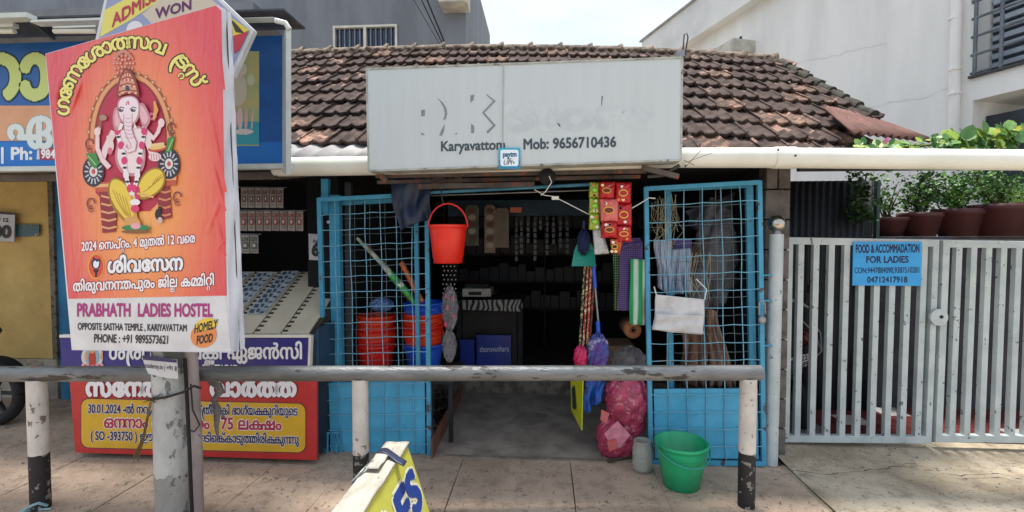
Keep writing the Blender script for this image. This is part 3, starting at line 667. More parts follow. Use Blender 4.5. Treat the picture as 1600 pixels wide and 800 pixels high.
p2 = MB().bar(at(545, 285, 3.45), at(547, 670, 3.45), .045, .045).build('door_post', mMetalD); tag(p2, 'black steel post just right of the bright blue post inside the left door', 'post')
for xx, lab in ((1043, 'bright blue upright inside the right mesh door, behind the striped cloth'), (1171, 'bright blue upright by the block pillar inside the right mesh door')):
    o = MB().bar(at(xx, 290, 3.40), at(xx + 7, 690, 3.40), .035, .035).build('door_post', mBlue); tag(o, lab, 'post')
pk = thing('padlock', 'open steel padlock hanging at the right edge of the right blue door', 'padlock', tuple(at(1190, 508, 3.2)))
MB().ball(at(1191, 500, 3.2), .026, 14, (1, .5, 1)).build('lock_body', mGalv, pk)
MB().tube([at(1186, 492, 3.2), at(1186, 474, 3.2), at(1190, 468, 3.2), at(1195, 474, 3.2), at(1196, 490, 3.2)], .005).build('shackle', mGalv, pk)
# ================================================================== buckets
def bucket(label, base, rt_, rb, h, mat, group=None, handle='up', hmat=None, lean=0, cat='bucket', az=0):
    t = thing('bucket', label, cat, tuple(base), group); c = Vector(base); n = 36
    wob = lambda a, z: 1 + (.006 if int(a / (2 * math.pi) * 12) % 2 else 0) * (1 if z < h * .85 else 0)
    MB().lathe(c, [(0, .012), (rb * .97, .012), (rt_ * .97, h), (rt_ * 1.0, h + .004), (rt_ * 1.06, h + .001), (rt_ * 1.06, h - .014), (rt_ * 1.01, h - .016), (rt_ * .985, h * .86), (rb * 1.04, .03), (rb * .99, .026), (rb * .99, 0), (0, 0.001)], n, wob=wob).build('shell', mat, t)
    ca, sa = math.cos(az), math.sin(az); pts = []
    for k in range(13):
        a = math.pi * k / 12; x = math.cos(a) * rt_ * 1.07; s = math.sin(a)
        if handle == 'up': y, z = 0, s * h * .62
        elif handle == 'front': y, z = -s * rt_ * 1.12, -s * h * .30
        else: y, z = -s * rt_ * .9, -s * .04
        pts.append(c + Vector((x * ca - y * sa, x * sa + y * ca, h - .012 + z)))
    MB().tube(pts, .0055, n=8).build('handle', hmat or mat, t)
    return t
def plastic(n, c, c2=None, r=.32): return M(n, c, c2 or c, rough=r, scale=5, bump=.03, bscale=20, spec=.5)
mRedB = plastic('red_plastic', 'd8281e', 'c22018'); mBlueB = plastic('blue_plastic', '1f55c8', '1a49b0'); mGreenB = plastic('green_plastic', '1fa571', '189464'); mOr = plastic('orange_red_plastic', 'd63c1c', 'c23012')
mTeal = plastic('teal_plastic', '1d8f7c', '187f6e')
zr = at(700, 352, 3.13); hb = bucket('bright red bucket hanging by its handle from the blue bar above the left door', (zr.x, 3.13, at(700, 411, 3.13).z), .122, .095, zr.z - at(700, 411, 3.13).z, plastic('bright_red_plastic', 'e8301f', 'd8281c'), handle='up')
hk = MB().tube([at(690, 300, 3.14), at(692, 288, 3.14), at(688, 286, 3.13), at(691, 312, 3.13), at(694, 320, 3.13)], .004).build('hook', mMetalD); tag(hk, 'bent wire hook holding the bright red bucket', 'hook')
gc = gnd(1064, 757); bucket('green plastic bucket standing on the pavement in front of the right door', gc, .152, .108, .268, mGreenB, handle='front', hmat=mTeal, az=R(12))
shl = thing('bucket_shelf', 'low dark bench inside the left door under the stacked buckets', 'bench', (-1.0, 3.65, 0))
MB().box((-1.42, 3.43, .45), (-.66, 3.95, .48)).build('top', mDark, shl)
for x in (-1.4, -.70): MB().box((x, 3.46, 0), (x + .03, 3.49, .449)).build('leg', mDark, shl)
ordn = ['topmost', 'second', 'third', 'fourth', 'fifth', 'sixth', 'seventh', 'eighth', 'ninth']
def stack(xc, ys, mats, cols, side, r=.142):
    for k, (y, m_) in enumerate(zip(ys, mats)):
        Y = 3.62; zt_ = at(xc, y, Y).z; h = .27
        bucket('%s bucket, %s from the top in the %s stack behind the left mesh door' % (cols[k], ordn[k], side) if k else '%s bucket topping the %s stack behind the left mesh door' % (cols[k], side), (at(xc, y, Y).x + random.uniform(-.004, .004), Y + random.uniform(-.004, .004), zt_ - h), r, .108, h, m_, 'buckets stacked behind the left mesh door', handle='droop', az=random.uniform(-.8, .8))
stack(588, [492, 501, 510, 519, 528, 537], [mOr, mOr, mRedB, mOr, mRedB, mRedB], ['orange-red', 'orange-red', 'red', 'orange-red', 'red', 'red'], 'left')
stack(662, [472, 480, 489, 498, 507, 516, 536], [mBlueB, mBlueB, mOr, mOr, mRedB, mOr, mBlueB], ['blue', 'blue', 'orange-red', 'orange-red', 'red', 'orange-red', 'blue'], 'right', .148)
# ================================================================== goods behind the left door
bc = cloth([(606, 276), (672, 276), (674, 340), (622, 360)], 3.16, M('navy_cloth', '1d2c48', '142038', rough=.4, sheen=1), 'tarpaulin', folds=1.4, amp=.022, seed=4, nu=36, nv=30); tag(bc, 'dark navy tarpaulin bundled up under the sign above the left door', 'tarpaulin')
def stick(name, label, cat, pts, r, mat, group=None, n=8):
    o = MB().tube(pts, r, n=n).build(name, mat); return tag(o, label, cat, group)
wb_ = thing('broom', 'broom in white and green printed plastic wrapping leaning behind the left door', 'broom', tuple(at(655, 478, 3.5)))
MB().tube([at(558, 372, 3.45), at(600, 415, 3.45), at(612, 430, 3.45)], [.012, .02, .026]).build('wrapped_bristles', M('white_wrap', 'c8cfc4', '7d8a78', rough=.35, scale=20, chip=.55, chipcol='4ba84e', chipscale=12), wb_)
MB().tube([at(612, 430, 3.45), at(634, 455, 3.46), at(650, 476, 3.48)], [.028, .026, .016]).build('green_sleeve', M('green_wrap', '3fb04a', '2c8a3a', rough=.35, scale=14, chip=.56, chipcol='d8e4da', chipscale=16), wb_)
op = MB(); P = [at(627 + 1.62 * k, 410 + 3.1 * k, 3.47) for k in range(21)]; op.tube(P, [.022 if k % 2 else .018 for k in range(21)], n=10); tag(op.build('corrugated_hose', plastic('orange_hose', 'c86a28', 'a85218')), 'orange corrugated hose leaning beside the wrapped broom', 'hose')
stick('broom_handle', 'dark red broom handle leaning between the wrapped broom and orange hose', 'stick', [at(573, 380, 3.5), at(640, 470, 3.5)], .011, M('maroon_stick', '6e2a22', '4c1c18'))  # handle of a broom, built as an object of its own
def crumple(name, label, cat, px, py, Y, rx, ry, mat, seed=0, amp=.22, extra=()):
    rnd = random.Random(seed); ph = [rnd.uniform(0, 6.28) for _ in range(8)]; b = MB()
    for (cx, cy, ax, az_) in [(px, py, rx, ry)] + list(extra):
        c = at(cx, cy, Y); a_, b2 = ax * Y / F, az_ * Y / F
        def fn(u, v):
            th, fi = 2 * math.pi * u, math.pi * v
            k = 1 + amp * (abs(math.sin(th * 3 + ph[0] + 2 * fi)) + .6 * abs(math.sin(fi * 7 + ph[1] + th * 2)) + .5 * abs(math.sin(th * 9 + fi * 5 + ph[2])) + .3 * abs(math.sin(th * 15 - fi * 11 + ph[3])) - .9)
            k *= 1 if v > .02 else .98
            return c + Vector((math.cos(th) * math.sin(fi) * a_ * k, math.sin(th) * math.sin(fi) * a_ * .8 * k, math.cos(fi) * b2 * k))
        b.grid(fn, 60, 40)
    o = b.build(name, mat); return tag(o, label, cat)
mClear = M('clear_plastic', 'a8a8ac', '7a7a82', rough=.2, scale=15, alpha=.3, bump=.5, bscale=30)
crumple('plastic_bag', 'clear plastic bag with pink caps hanging right of the bucket stack', 'plastic bag', 703, 482, 3.35, 10, 27, mClear, 3, .3, ((702, 540, 9, 20),))
for k, (px, py) in enumerate(((698, 466), (707, 470), (699, 484), (708, 497), (697, 510))):
    o = MB().tube([at(px, py, 3.34), at(px, py - 7, 3.34)], .013, n=10).build('bottle_cap', plastic('pink_cap', 'b83a55')); tag(o, ['highest pink cap in the clear bag', 'second pink cap from the top, at the right of the clear bag', 'middle pink cap at the left of the clear bag', 'fourth pink cap from the top of the clear bag', 'lowest pink cap in the clear bag'][k], 'cap', 'pink caps in the clear bag')
crumple('plastic_wrap', 'crumpled blue and clear plastic wrap on top of the left red bucket stack', 'plastic wrap', 596, 476, 3.55, 16, 9, M('blue_clear', '6b86b8', '3a5a9c', rough=.3, scale=12, bump=.5), 5)
bd = MB()
for i in range(4):
    for j in range(7): bd.ball(at(692 + i * 6 + (j % 2) * 2, 416 + j * 7, 3.9), .006, 6)
tag(bd.build('bead_strip', mPipe), 'hanging strips of small white sachets below the bright red bucket', 'sachet strip')
# ================================================================== interior
tb = thing('counter_table', 'dark table inside the shop with black and white patterned cloth edge', 'table', (-.35, 5.0, .125))
a = at(712, 470, 4.72); c = at(818, 470, 4.72)
MB().box((a.x, 4.72, a.z - .03), (c.x, 5.4, a.z)).build('tabletop', mDark, tb)
for x in (a.x, c.x - .06): MB().box((x, 4.76, .13), (x + .05, 4.82, a.z - .032)).build('leg', mDark, tb)
MB().box((a.x + .06, 4.78, .13), (c.x - .07, 4.80, a.z - .031)).build('back_panel', M('table_panel', '282420', '1c1916'), tb)
def vor(name, s):
    m = bpy.data.materials.new(name); m.use_nodes = True; n = m.node_tree; b = n.nodes['Principled BSDF']; t = n.nodes.new('ShaderNodeTexCoord')
    v = n.nodes.new('ShaderNodeTexWave'); v.inputs['Scale'].default_value = s; v.inputs['Distortion'].default_value = 9; v.inputs['Detail'].default_value = 1; r = n.nodes.new('ShaderNodeValToRGB')
    r.color_ramp.interpolation = 'CONSTANT'; r.color_ramp.elements[0].color = (.02, .02, .02, 1); r.color_ramp.elements[1].position = .45; r.color_ramp.elements[1].color = (.35, .34, .32, 1)
    n.links.new(t.outputs['Object'], v.inputs[0]); n.links.new(v.outputs['Fac'], r.inputs[0]); n.links.new(r.outputs[0], b.inputs['Base Color']); b.inputs['Roughness'].default_value = .7; return m
tcl = cloth([(722, 469), (816, 468), (817, 487), (722, 484)], 4.70, vor('patterned_cloth', 6), 'tablecloth', folds=3, amp=.006, seed=3); tag(tcl, 'black and white patterned cloth hanging over the table front edge', 'tablecloth')
pr = thing('card_printer', 'small white printer standing on the table inside the shop', 'printer', tuple(at(744, 464, 4.8)))
pbox(722, 451, 767, 464, 4.78, .25).build('body', M('printer_white', 'b9b7b0', '98968f', rough=.5), pr, bevel=.01)
pbox(726, 444, 763, 450.5, 4.85, .16).build('lid', mDark, pr, bevel=.006)
pbox(732, 456, 752, 461, 4.777, .003).build('slot', mDark, pr)
for (x0, x1, y0, lab) in ((719, 741, 531, 'plain blue crate, the left one on the shop floor under the table'), (745, 798, 524, 'blue crate with scribbled white writing standing under the table')):
    cb = thing('crate', lab, 'crate', tuple(at((x0 + x1) / 2, 570, 4.69)), 'blue crates under the table')
    b = MB(); Yc = 4.67; pbox(x0, y0, x1, 572, Yc, .015, b); A = at(x0, 572, Yc); B = at(x1, y0, Yc); b.box((A.x, Yc + .016, A.z), (A.x + .015, Yc + .3, B.z)).box((B.x - .015, Yc + .016, A.z), (B.x, Yc + .3, B.z)).box((A.x, Yc + .301, A.z), (B.x, Yc + .315, B.z))
    b.build('body', plastic('crate_blue', '1c3a9c', '162e80'), cb); MB().box((A.x - .006, Yc - .008, B.z - .02), (B.x + .006, Yc + .002, B.z)).build('rim', plastic('crate_blue', '1c3a9c'), cb)
    if x1 > 750: text('thoruvuthara', (749, 550), (795, 549), 13, PY(Yc), flat('c8d0e0'), cb, bold=.005, rows=18, slant=.15, off=.003)
# hanging cards of goods at the back
for (px, col, c2, lab, dots) in ((pq(727, 320, 748, 384), '20281f', '4d4c3c', 'hanging card of dark green sachets at the back of the shop', 5), (pq(757, 320, 774, 395), '6a5f4c', '44301f', 'long hanging card strip with round badges in the shop', 6), (pq(774, 325, 795, 387), '5a4e40', '4b4033', 'plain tan hanging card beside the badge strip', 0)):
    t = thing('hanging_card', lab, 'card', tuple(at(px[3][0], px[3][1], 4.0)), 'cards hanging at the back'); (x0, y0), (x1, y1) = px[0], px[2]
    rr = [(x0, y0 + 4), (x0 + 4, y0), (x1 - 4, y0), (x1, y0 + 4), (x1, y1), (x0, y1)]
    MB().slab([at(x, y, 4.0) for x, y in rr], (0, .01, 0)).build('card', M('card_' + col, col, c2, rough=.6, scale=9), t)
    for k in range(dots): pshape(ell((x0 + x1) / 2, y0 + 9 + k * (y1 - y0 - 10) / dots, 6, 4.5, 14), PY(4.0), flat('7c7464' if k % 2 else '46201a'), t, off=.003)
o = pbox(797, 324, 815, 332, 4.0, .01).build('orange_label', flat('a85430')); tag(o, 'small orange label card beside the tan hanging card', 'card')
shf = thing('goods_shelf', 'dark shelf unit against the back wall of the shop with rows of packets', 'shelf', (.2, 6.3, .125))
for z in (.6, .95, 1.3, 1.65): MB().box((-1.3, 6.15, z), (1.35, 6.5, z + .02)).build('board', mWood, shf)
for x in (-1.3, 0, 1.33): MB().box((x, 6.15, .13), (x + .02, 6.5, 1.95)).build('upright', mWood, shf)
cols = ['1e1110', '101820', '1c1a12', '12170f', '1c1b1a', '15111a']  # packet colours kept near black, carrying the darkness at the back
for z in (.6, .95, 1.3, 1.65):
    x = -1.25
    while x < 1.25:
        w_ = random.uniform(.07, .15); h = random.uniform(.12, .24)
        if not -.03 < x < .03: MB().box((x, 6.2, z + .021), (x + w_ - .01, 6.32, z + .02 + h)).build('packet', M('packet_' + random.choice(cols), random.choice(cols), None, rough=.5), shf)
        x += w_
for i in range(9):                                         # sachet strips on the back line, the indoor gloom put into their colour
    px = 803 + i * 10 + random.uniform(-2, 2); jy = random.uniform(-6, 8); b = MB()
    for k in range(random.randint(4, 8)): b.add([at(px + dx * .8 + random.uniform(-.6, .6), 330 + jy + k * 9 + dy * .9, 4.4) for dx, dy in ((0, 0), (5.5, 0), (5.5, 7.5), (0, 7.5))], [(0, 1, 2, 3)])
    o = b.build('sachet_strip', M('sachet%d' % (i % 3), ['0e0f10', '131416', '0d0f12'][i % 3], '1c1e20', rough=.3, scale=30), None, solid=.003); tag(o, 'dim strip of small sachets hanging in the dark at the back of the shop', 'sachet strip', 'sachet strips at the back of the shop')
# ================================================================== goods at the right of the opening
def packet(px, Y, mat, par, seed=0, badge=None):
    q = pquad(px, Y); rnd = random.Random(seed); p1, p2_ = rnd.uniform(0, 6), rnd.uniform(0, 6)
    def fn(u, v):
        p = bil(q, u, v); e = (math.sin(math.pi * u) * math.sin(math.pi * v)) ** .5 if 0 < u < 1 and 0 < v < 1 else 0
        p.y -= .022 * e + .003 * math.sin(u * 19 + p1) + .003 * math.sin(v * 23 + p2_ + u * 9); return p
    o = MB().grid(fn, 14, 14).build('packet', mat, par, solid=.002)
    if badge:
        (x0, y0), (x1, y1) = px[0], px[2]; cx, cy = (x0 + x1) / 2, (y0 + y1) / 2
        P_ = PY(Y - .027); pshape(ell(cx, cy, (x1 - x0) * .3, (y1 - y0) * .17, 20), P_, flat(badge[0]), o, off=.0); pshape(ell(cx, cy, (x1 - x0) * .25, (y1 - y0) * .12, 20), P_, flat(badge[1]), o, off=.0008)
        for _ in range(3):
            bx, by = x0 + rnd.uniform(.2, .8) * (x1 - x0), y0 + rnd.choice((.2, .82)) * (y1 - y0); pshape(ell(bx, by, 2.6, 2.2, 10), P_, flat(rnd.choice(('e8d8a0', 'e8e0d8', 'e07a28'))), o, off=-.006)
    return o
mRedP = M('red_foil', 'c01f28', 'a3161e', rough=.22, scale=12, bump=.25, bscale=25, metal=.15); mGrP = M('green_foil', '9ab83c', 'c8a83a', rough=.25, scale=16, bump=.25, bscale=25, chip=.55, chipcol='2f8a2c', chipscale=18)
mWhP = M('white_foil', 'c4c6c8', '9da0a4', rough=.25, scale=14, bump=.5, bscale=20)
st = thing('snack_strip', 'strip of green and yellow snack packets hanging at the left of the red ones', 'snack packets', tuple(at(929, 358, 3.06)), 'snack strips hanging in the doorway')
for k, (y0, y1) in enumerate(((285, 309), (309, 334), (334, 359))): packet([(921, y0), (937, y0), (938, y1), (920, y1)], 3.08, mGrP, st, k, ('2f8a2c', '9ac83c'))
st = thing('snack_strip', 'two columns of shiny red snack packets with yellow badges hanging in the doorway', 'snack packets', tuple(at(962, 392, 3.04)), 'snack strips hanging in the doorway')
for k, (x0, x1, y0, y1) in enumerate(((936, 962, 284, 311), (962, 987, 285, 318), (937, 966, 311, 346), (963, 987, 318, 353), (940, 964, 346, 372), (963, 986, 353, 378))):
    packet([(x0, y0), (x1, y0), (x1 + random.uniform(-2, 2), y1), (x0 + random.uniform(-2, 2), y1)], 3.05 - .006 * (k % 3), M('pink_foil', 'd8706a', 'c84a50', rough=.22, bump=.25) if k == 2 else mRedP, st, k + 5, ('e8b83a', 'b02028') if k % 2 else ('d8a83a', '702818'))
packet([(953, 374), (975, 372), (968, 397), (956, 396)], 3.05, M('orange_foil', 'c8561c', 'a83418', rough=.25, bump=.3), st, 22, ('e8c040', '301810'))
st = packet([(925, 350), (938, 349), (952, 396), (929, 398)], 3.10, mWhP, None, 31); st.name = 'foil_bag'; tag(st, 'silvery white foil bag hanging below the green snack strip', 'foil bag')
stick('cord', 'pale cord tying the snack strips to the right door frame', 'cord', [at(986, 326, 3.1), at(1000, 318, 3.16), at(1014, 309, 3.2), at(1024, 310, 3.2)], .004, mPipe)
dpn = thing('dustpan', 'dark green dustpan hanging by its handle at the right of the opening', 'dustpan', tuple(at(911, 414, 3.3)))
MB().slab([at(x, y, 3.3) for x, y in ((895, 414), (897, 392), (902, 380), (912, 375), (922, 378), (928, 388), (930, 413))], (0, .012, 0)).build('pan', mTeal, dpn)
MB().add([at(x, y, Y) for x, y, Y in ((893, 416, 3.24), (931, 416, 3.24), (929, 392, 3.29), (897, 392, 3.29))], [(0, 1, 2, 3)]).build('lip', mTeal, dpn, solid=.004)
MB().tube([at(912, 378, 3.29), at(912, 345, 3.29)], .010).build('handle', M('navy_handle', '1c2c58', '142048', rough=.4), dpn)
crumple('scrub_brush', 'small dark blue brush hanging over the green dustpan', 'brush', 912, 378, 3.26, 7, 14, M('navy_bristle', '1a2a5a', '101c40', rough=.8, bump=1, bscale=120), 8, .4)
dm = lambda n, a, b_: M(n, a, a, rough=.5, scale=8, chip=.52, chipcol=b_, chipscale=55)
for k, (x0, x1, ye, c1, c2) in enumerate(((914, 905, 556, '2a2a2c', 'c8b878'), (919, 911, 550, '8a2a20', 'd8c8a8'), (924, 917, 548, 'a83226', 'd8b890'), (930, 921, 545, '302420', 'a8402c'))):
    stick('broom_stick', ['black stick with pale dots, leftmost of the hanging broom sticks', 'dark red dotted broom stick, second of the hanging sticks', 'brighter red dotted broom stick, third of the hanging sticks', 'black and red dotted broom stick, rightmost dotted one'][k], 'broom stick', [at(x0, 412, 3.34), at(x1, ye, 3.34 - .01 * k)], .0085, dm('dots%d' % k, c1, c2), 'broom sticks hanging at the right of the opening')
wp_ = thing('floor_wiper', 'blue and silver handled mop hanging beside the dotted sticks', 'mop', tuple(at(934, 650, 3.3)))
MB().tube([at(927, 415, 3.3), at(930, 450, 3.3)], .013).build('grip', mBlueB, wp_); MB().tube([at(930, 450, 3.3), at(935, 505, 3.3)], .007).build('rod', mGalv, wp_); MB().tube([at(934, 502, 3.3), at(936, 545, 3.3)], .015).build('sleeve', mBlueB, wp_)
crumple('mop_head', 'purple blue and grey crumpled mop cloth at the foot of the blue handle', 'mop head', 934, 552, 3.28, 13, 24, M('purple_swirl', '5a3488', '2c58a0', rough=.5, scale=14, chip=.55, chipcol='a8a0b8', chipscale=10, bump=.5), 12, .3)
crumple('broom_head', 'hot pink plastic broom head at the foot of the dotted sticks', 'brush', 907, 557, 3.26, 9, 14, plastic('hot_pink', 'c81e5c', 'a8184c'), 14, .25)  # broom head belonging to the dotted sticks, built apart from them
crumple('mop_head', 'dark teal mop cloth between the pink broom head and purple mop', 'mop head', 921, 556, 3.3, 6, 18, plastic('teal_dark', '1d5a60', '123c48'), 15, .25)
o = cloth([(911, 585), (948, 585), (944, 620), (913, 648)], 3.3, M('blue_rubber', '1c56b0', '10306c', rough=.5, scale=9, chip=.55, chipcol='141418', chipscale=9), 'wiper_blade', folds=2, amp=.02, seed=9); tag(o, 'blue and black rag strips hanging below the rail at the opening right side', 'rag')
ys_ = thing('yellow_banner', 'yellow green printed board edge standing at the right of the shop floor', 'board', tuple(gnd(903, 672)))
q_ = [at(893, 590, 3.55), at(912, 590, 3.3), at(910, 672, 3.3), at(894, 640, 3.55)]
MB().slab(q_, (-.008, -.004, 0)).build('board', M('lime_print', 'c8cc28', 'b0b41e', rough=.5), ys_)
P_ = P3(q_[0], q_[1], q_[2]); pshape([(893.3, 606), (898, 602), (900, 640), (894.5, 638)], P_, flat('2a3a30'), ys_, off=.010)
def towel(px, Y, mat, label, seed, folds=2, amp=.006, name='towel', cat='towel', g='cloths for sale hanging by the right door'):
    o = cloth(px, Y, mat, name, folds=folds, amp=amp, seed=seed, thick=.006); return tag(o, label, cat, g)
towel([(969, 377), (1004, 377), (1004, 484), (966, 486)], 3.36, M('purple_check', '5c4a86', '4a3a72', rough=.9, stripe=((0, .012, '7a689c', .35), (2, .014, '3e3060', .4))), 'purple checked towel hanging between the green check and striped towels', 2)
towel([(958, 392), (971, 390), (966, 486), (960, 484)], 3.38, M('green_check', '3c5a3a', '2c442c', rough=.9, stripe=((0, .014, '8aa060', .3), (2, .018, '20301e', .45))), 'narrow dark green checked towel left of the purple one', 3)
towel([(964, 374), (1000, 372), (1000, 386), (966, 388)], 3.33, M('purple_check', '5c4a86'), 'rolled purple cloth lying folded over the top of the checked towels', 6, folds=1, amp=.02)
gs = towel([(985, 404), (1008, 406), (1007, 508), (984, 507)], 3.30, M('striped_green', 'd8e0d8', 'c4ccc4', rough=.9, stripe=((0, .06, '2e9a5c', .55), (0, .03, '7ec89c', .25), (0, .2, 'b8402c', .0))), 'white and green striped towel hanging with pointed lower corners', 4)
towel([(1002, 408), (1013, 408), (1012, 506), (1001, 508)], 3.315, M('rust_cloth', 'b04a34', '94382a', rough=.9), 'rust red cloth strip behind the striped green towel', 5)
rl2 = thing('paper_roll', 'brown cardboard roll end seen below the striped towel', 'roll', tuple(at(989, 522, 3.4)))
MB().lathe(at(989, 516, 3.36), [(.022, 0), (.058, 0), (.060, .05), (.058, .25), (.022, .25), (.022, 0)], 20, tilt=Matrix.Rotation(R(-90), 3, 'X')).build('roll', M('kraft', '8e5c38', '7a4c2e', rough=.8), rl2)
MB().lathe(at(989, 516, 3.355), [(.010, 0), (.022, 0), (.022, .2), (.01, .2)], 16, tilt=Matrix.Rotation(R(-90), 3, 'X')).build('core', M('core_brown', '5e3a22', '45291a'), rl2)
bx = pbox(948, 541, 992, 590, 3.75, .3).build('cardboard_box', M('cardboard', '7d654c', '67523c', rough=.85, scale=3)); tag(bx, 'brown cardboard box standing inside behind the clear bag', 'box')
crumple('plastic_bag', 'clear crumpled plastic bag lying in front of the cardboard box', 'plastic bag', 982, 566, 3.5, 22, 18, mClear, 21, .35)
sk = M('pink_sack_film', 'c04466', '983c58', rough=.18, scale=16, lo=.42, hi=.58, bump=1, bscale=26, chip=.57, chipcol='c9788e', chipscale=24, alpha=.9)
crumple('sack', 'translucent pink sack stuffed with packets sitting left of the green bucket', 'sack', 979, 625, 3.33, 31, 42, sk, 23, .13, ((962, 684, 27, 34), (985, 660, 20, 20)))
for (pts, c) in (([(944, 678), (965, 658), (985, 680), (968, 700), (952, 692)], 'd8889c'), ([(948, 690), (962, 686), (966, 700), (952, 706)], 'c84a34'), ([(940, 640), (952, 646), (948, 662), (938, 656)], 'c85a48')):
    o = MB().slab([at(x, y, {'d8889c': 3.20, 'c84a34': 3.185, 'c85a48': 3.21}[c]) for x, y in pts], (0, .006, 0)).build('paper_scrap', M('scrap_' + c, c, 'b06a80', rough=.5, scale=18)); tag(o, {'d8889c': 'large pale pink paper packet showing at the front of the pink sack', 'c84a34': 'orange red scrap at the bottom of the pink sack', 'c85a48': 'small orange scrap on the left flank of the pink sack'}[c], 'packet')
stick('wood_stick', 'short brown stick lying under the pink sack on the threshold', 'stick', [gnd(950, 720, .02), gnd(988, 713, .02)], [.012, .009], mWood)
jr = gnd(1003, 735); jar = thing('glass_jar', 'empty ribbed glass jar standing left of the green bucket', 'jar', tuple(jr))
mGl = M('jar_glass', 'e8efe8', 'dde6dd', rough=.05, trans=.6, bump=0, alpha=.45)
MB().lathe(jr, [(0, .003), (.055, .003), (.064, .014), (.062, .04), (.065, .05), (.062, .06), (.065, .085), (.062, .1), (.065, .12), (.063, .15), (.054, .172), (.056, .178), (.052, .184), (.056, .19), (.055, .2), (.051, .2), (.049, .17), (.058, .148), (.058, .016), (0, .012)], 28).build('glass', mGl, jar)
MB().lathe(jr + Vector((0, 0, .012)), [(0, .012), (.05, .012), (.052, .002), (0, .0)], 20).build('residue', M('milky', 'b8b8ac', '9a9a90', rough=.4), jar)
towel([(1022, 374), (1050, 376), (1048, 462), (1030, 450)], 3.35, M('blue_stripe_cloth', 'b4bcc8', 'a2acba', rough=.9, stripe=((0, .011, '7684a0', .35),)), 'blue and white pin striped cloth hanging inside the right mesh door', 7, folds=3, amp=.02)
towel([(1047, 390), (1078, 388), (1082, 455), (1044, 462)], 3.42, M('blue_stripe_cloth', 'b4bcc8'), 'second pin striped cloth bunched right of the blue upright', 8, folds=3, amp=.02)
towel([(1050, 372), (1080, 374), (1082, 430), (1056, 425)], 3.47, M('purple_check', '5c4a86'), 'dark purple cloth behind the second pin striped cloth', 9)
towel([(1062, 496), (1108, 470), (1112, 604), (1068, 604)], 3.46, M('brown_bag', '7e6152', '604638', rough=.7, scale=8, bump=.4), 'brown pleated sacking hanging at the left behind the right mesh door', 10, folds=3, amp=.03, name='sacking', cat='sacking')
towel([(1106, 480), (1122, 488), (1150, 604), (1108, 604)], 3.44, M('tan_bag', '94796a', '705648', rough=.7, scale=8, bump=.4), 'lighter tan pleated sacking hanging at the right behind the mesh door', 11, folds=3, amp=.03, name='sacking', cat='sacking')
towel([(1070, 330), (1150, 300), (1120, 380), (1085, 360)], 3.6, M('grey_tarp', '3a3e46', '282b32', rough=.6), 'dark grey tarpaulin sheet behind the top of the right mesh door', 12, folds=2, amp=.04, name='tarpaulin', cat='tarpaulin')
crumple('plastic_sheet', 'grey translucent plastic sheeting hanging behind the upper right of the right mesh door', 'plastic sheet', 1118, 395, 3.62, 24, 62, mClear, 51, .3)
crumple('plastic_sheet', 'small clear plastic bundle beside the brown sacking behind the right mesh door', 'plastic sheet', 1092, 452, 3.52, 12, 24, mClear, 52, .35)
bs = MB(); rr = random.Random(5)
for k in range(40): a = at(1070 + rr.uniform(-6, 6), 425, 3.5); c = at(1080 + rr.uniform(-18, 26), 385 + rr.uniform(-8, 8), 3.5 + rr.uniform(-.04, .04)); bs.tube([a, c], .0022, n=4)
tag(bs.build('stick_broom', M('straw', '6e5636', '574227', rough=.9)), 'bundle broom of brown sticks inside the right mesh door', 'broom')
bs = MB()
for k in range(26):
    x = rr.uniform(1018, 1060); y = rr.uniform(300, 330); pts = [at(x + (rr.uniform(-14, 14) if j else 0) * j * .5, y + j * rr.uniform(10, 26), 3.27 + rr.uniform(0, .05)) for j in range(4)]; bs.tube(pts, .0016, n=4)
for k in range(8):
    x = rr.uniform(1080, 1110); bs.tube([at(x, 395, 3.28), at(x + rr.uniform(-8, 8), 430, 3.27), at(x + rr.uniform(-18, 18), 470, 3.26)], .0016, n=4)
tag(bs.build('straw', M('pale_straw', 'b0a88c', '8c8468', rough=.9)), 'loose pale straw and strings caught in the top of the right mesh door', 'straw')
ws = thing('white_sack', 'white creased woven sack tied flat on the front of the right mesh door', 'sack', tuple(at(1062, 522, 3.19)))
cloth([(1025, 460), (1101, 468), (1099, 523), (1021, 516)], 3.20, M('white_sacking', 'cfcfcf', 'bcbcbe', rough=.7, scale=10, bump=.9, bscale=16, chip=.62, chipcol='a09c96', chipscale=9), 'sack_cloth', ws, folds=1.2, amp=.012, seed=3, thick=.01, nu=40, nv=40)
cloth([(1024, 490), (1099, 493), (1098, 521), (1022, 515)], 3.175, M('white_sacking', 'cfcfcf'), 'folded_flap', ws, folds=.8, amp=.008, seed=6, thick=.008)
MB().tube([at(1101, 468, 3.19), at(1104, 452, 3.2), at(1096, 444, 3.22), at(1088, 436, 3.23)], .004).tube([at(1026, 462, 3.19), at(1022, 448, 3.22)], .004).build('string', mPipe, ws)
# brown kick board and debris left of the shop floor
kb = MB().slab([gnd(676, 717), gnd(721, 624), gnd(721, 624) + Vector((0, 0, .14)), gnd(676, 717) + Vector((0, 0, .14))], (-.012, 0, 0)).build('kick_board', M('brown_laminate', '7e5444', '6c4638', rough=.5, scale=3)); tag(kb, 'brown board on edge along the left side of the shop floor', 'board')
stn = MB()
for k in range(260):
    x = rr.uniform(680, 716); y = rr.uniform(600, 690)
    if x > 676 + (700 - y) * .42: continue
    stn.ball(gnd(x, y, rr.uniform(.005, .03)), rr.uniform(.008, .02), 6, (1, 1, .6))
tag(stn.build('debris', M('coconut_shell', '4a3430', '2a2020', rough=.9, scale=40)), 'heap of dark brown chips between left door and brown board', 'debris'); stn = None
bpy.data.objects['debris']['kind'] = 'stuff'
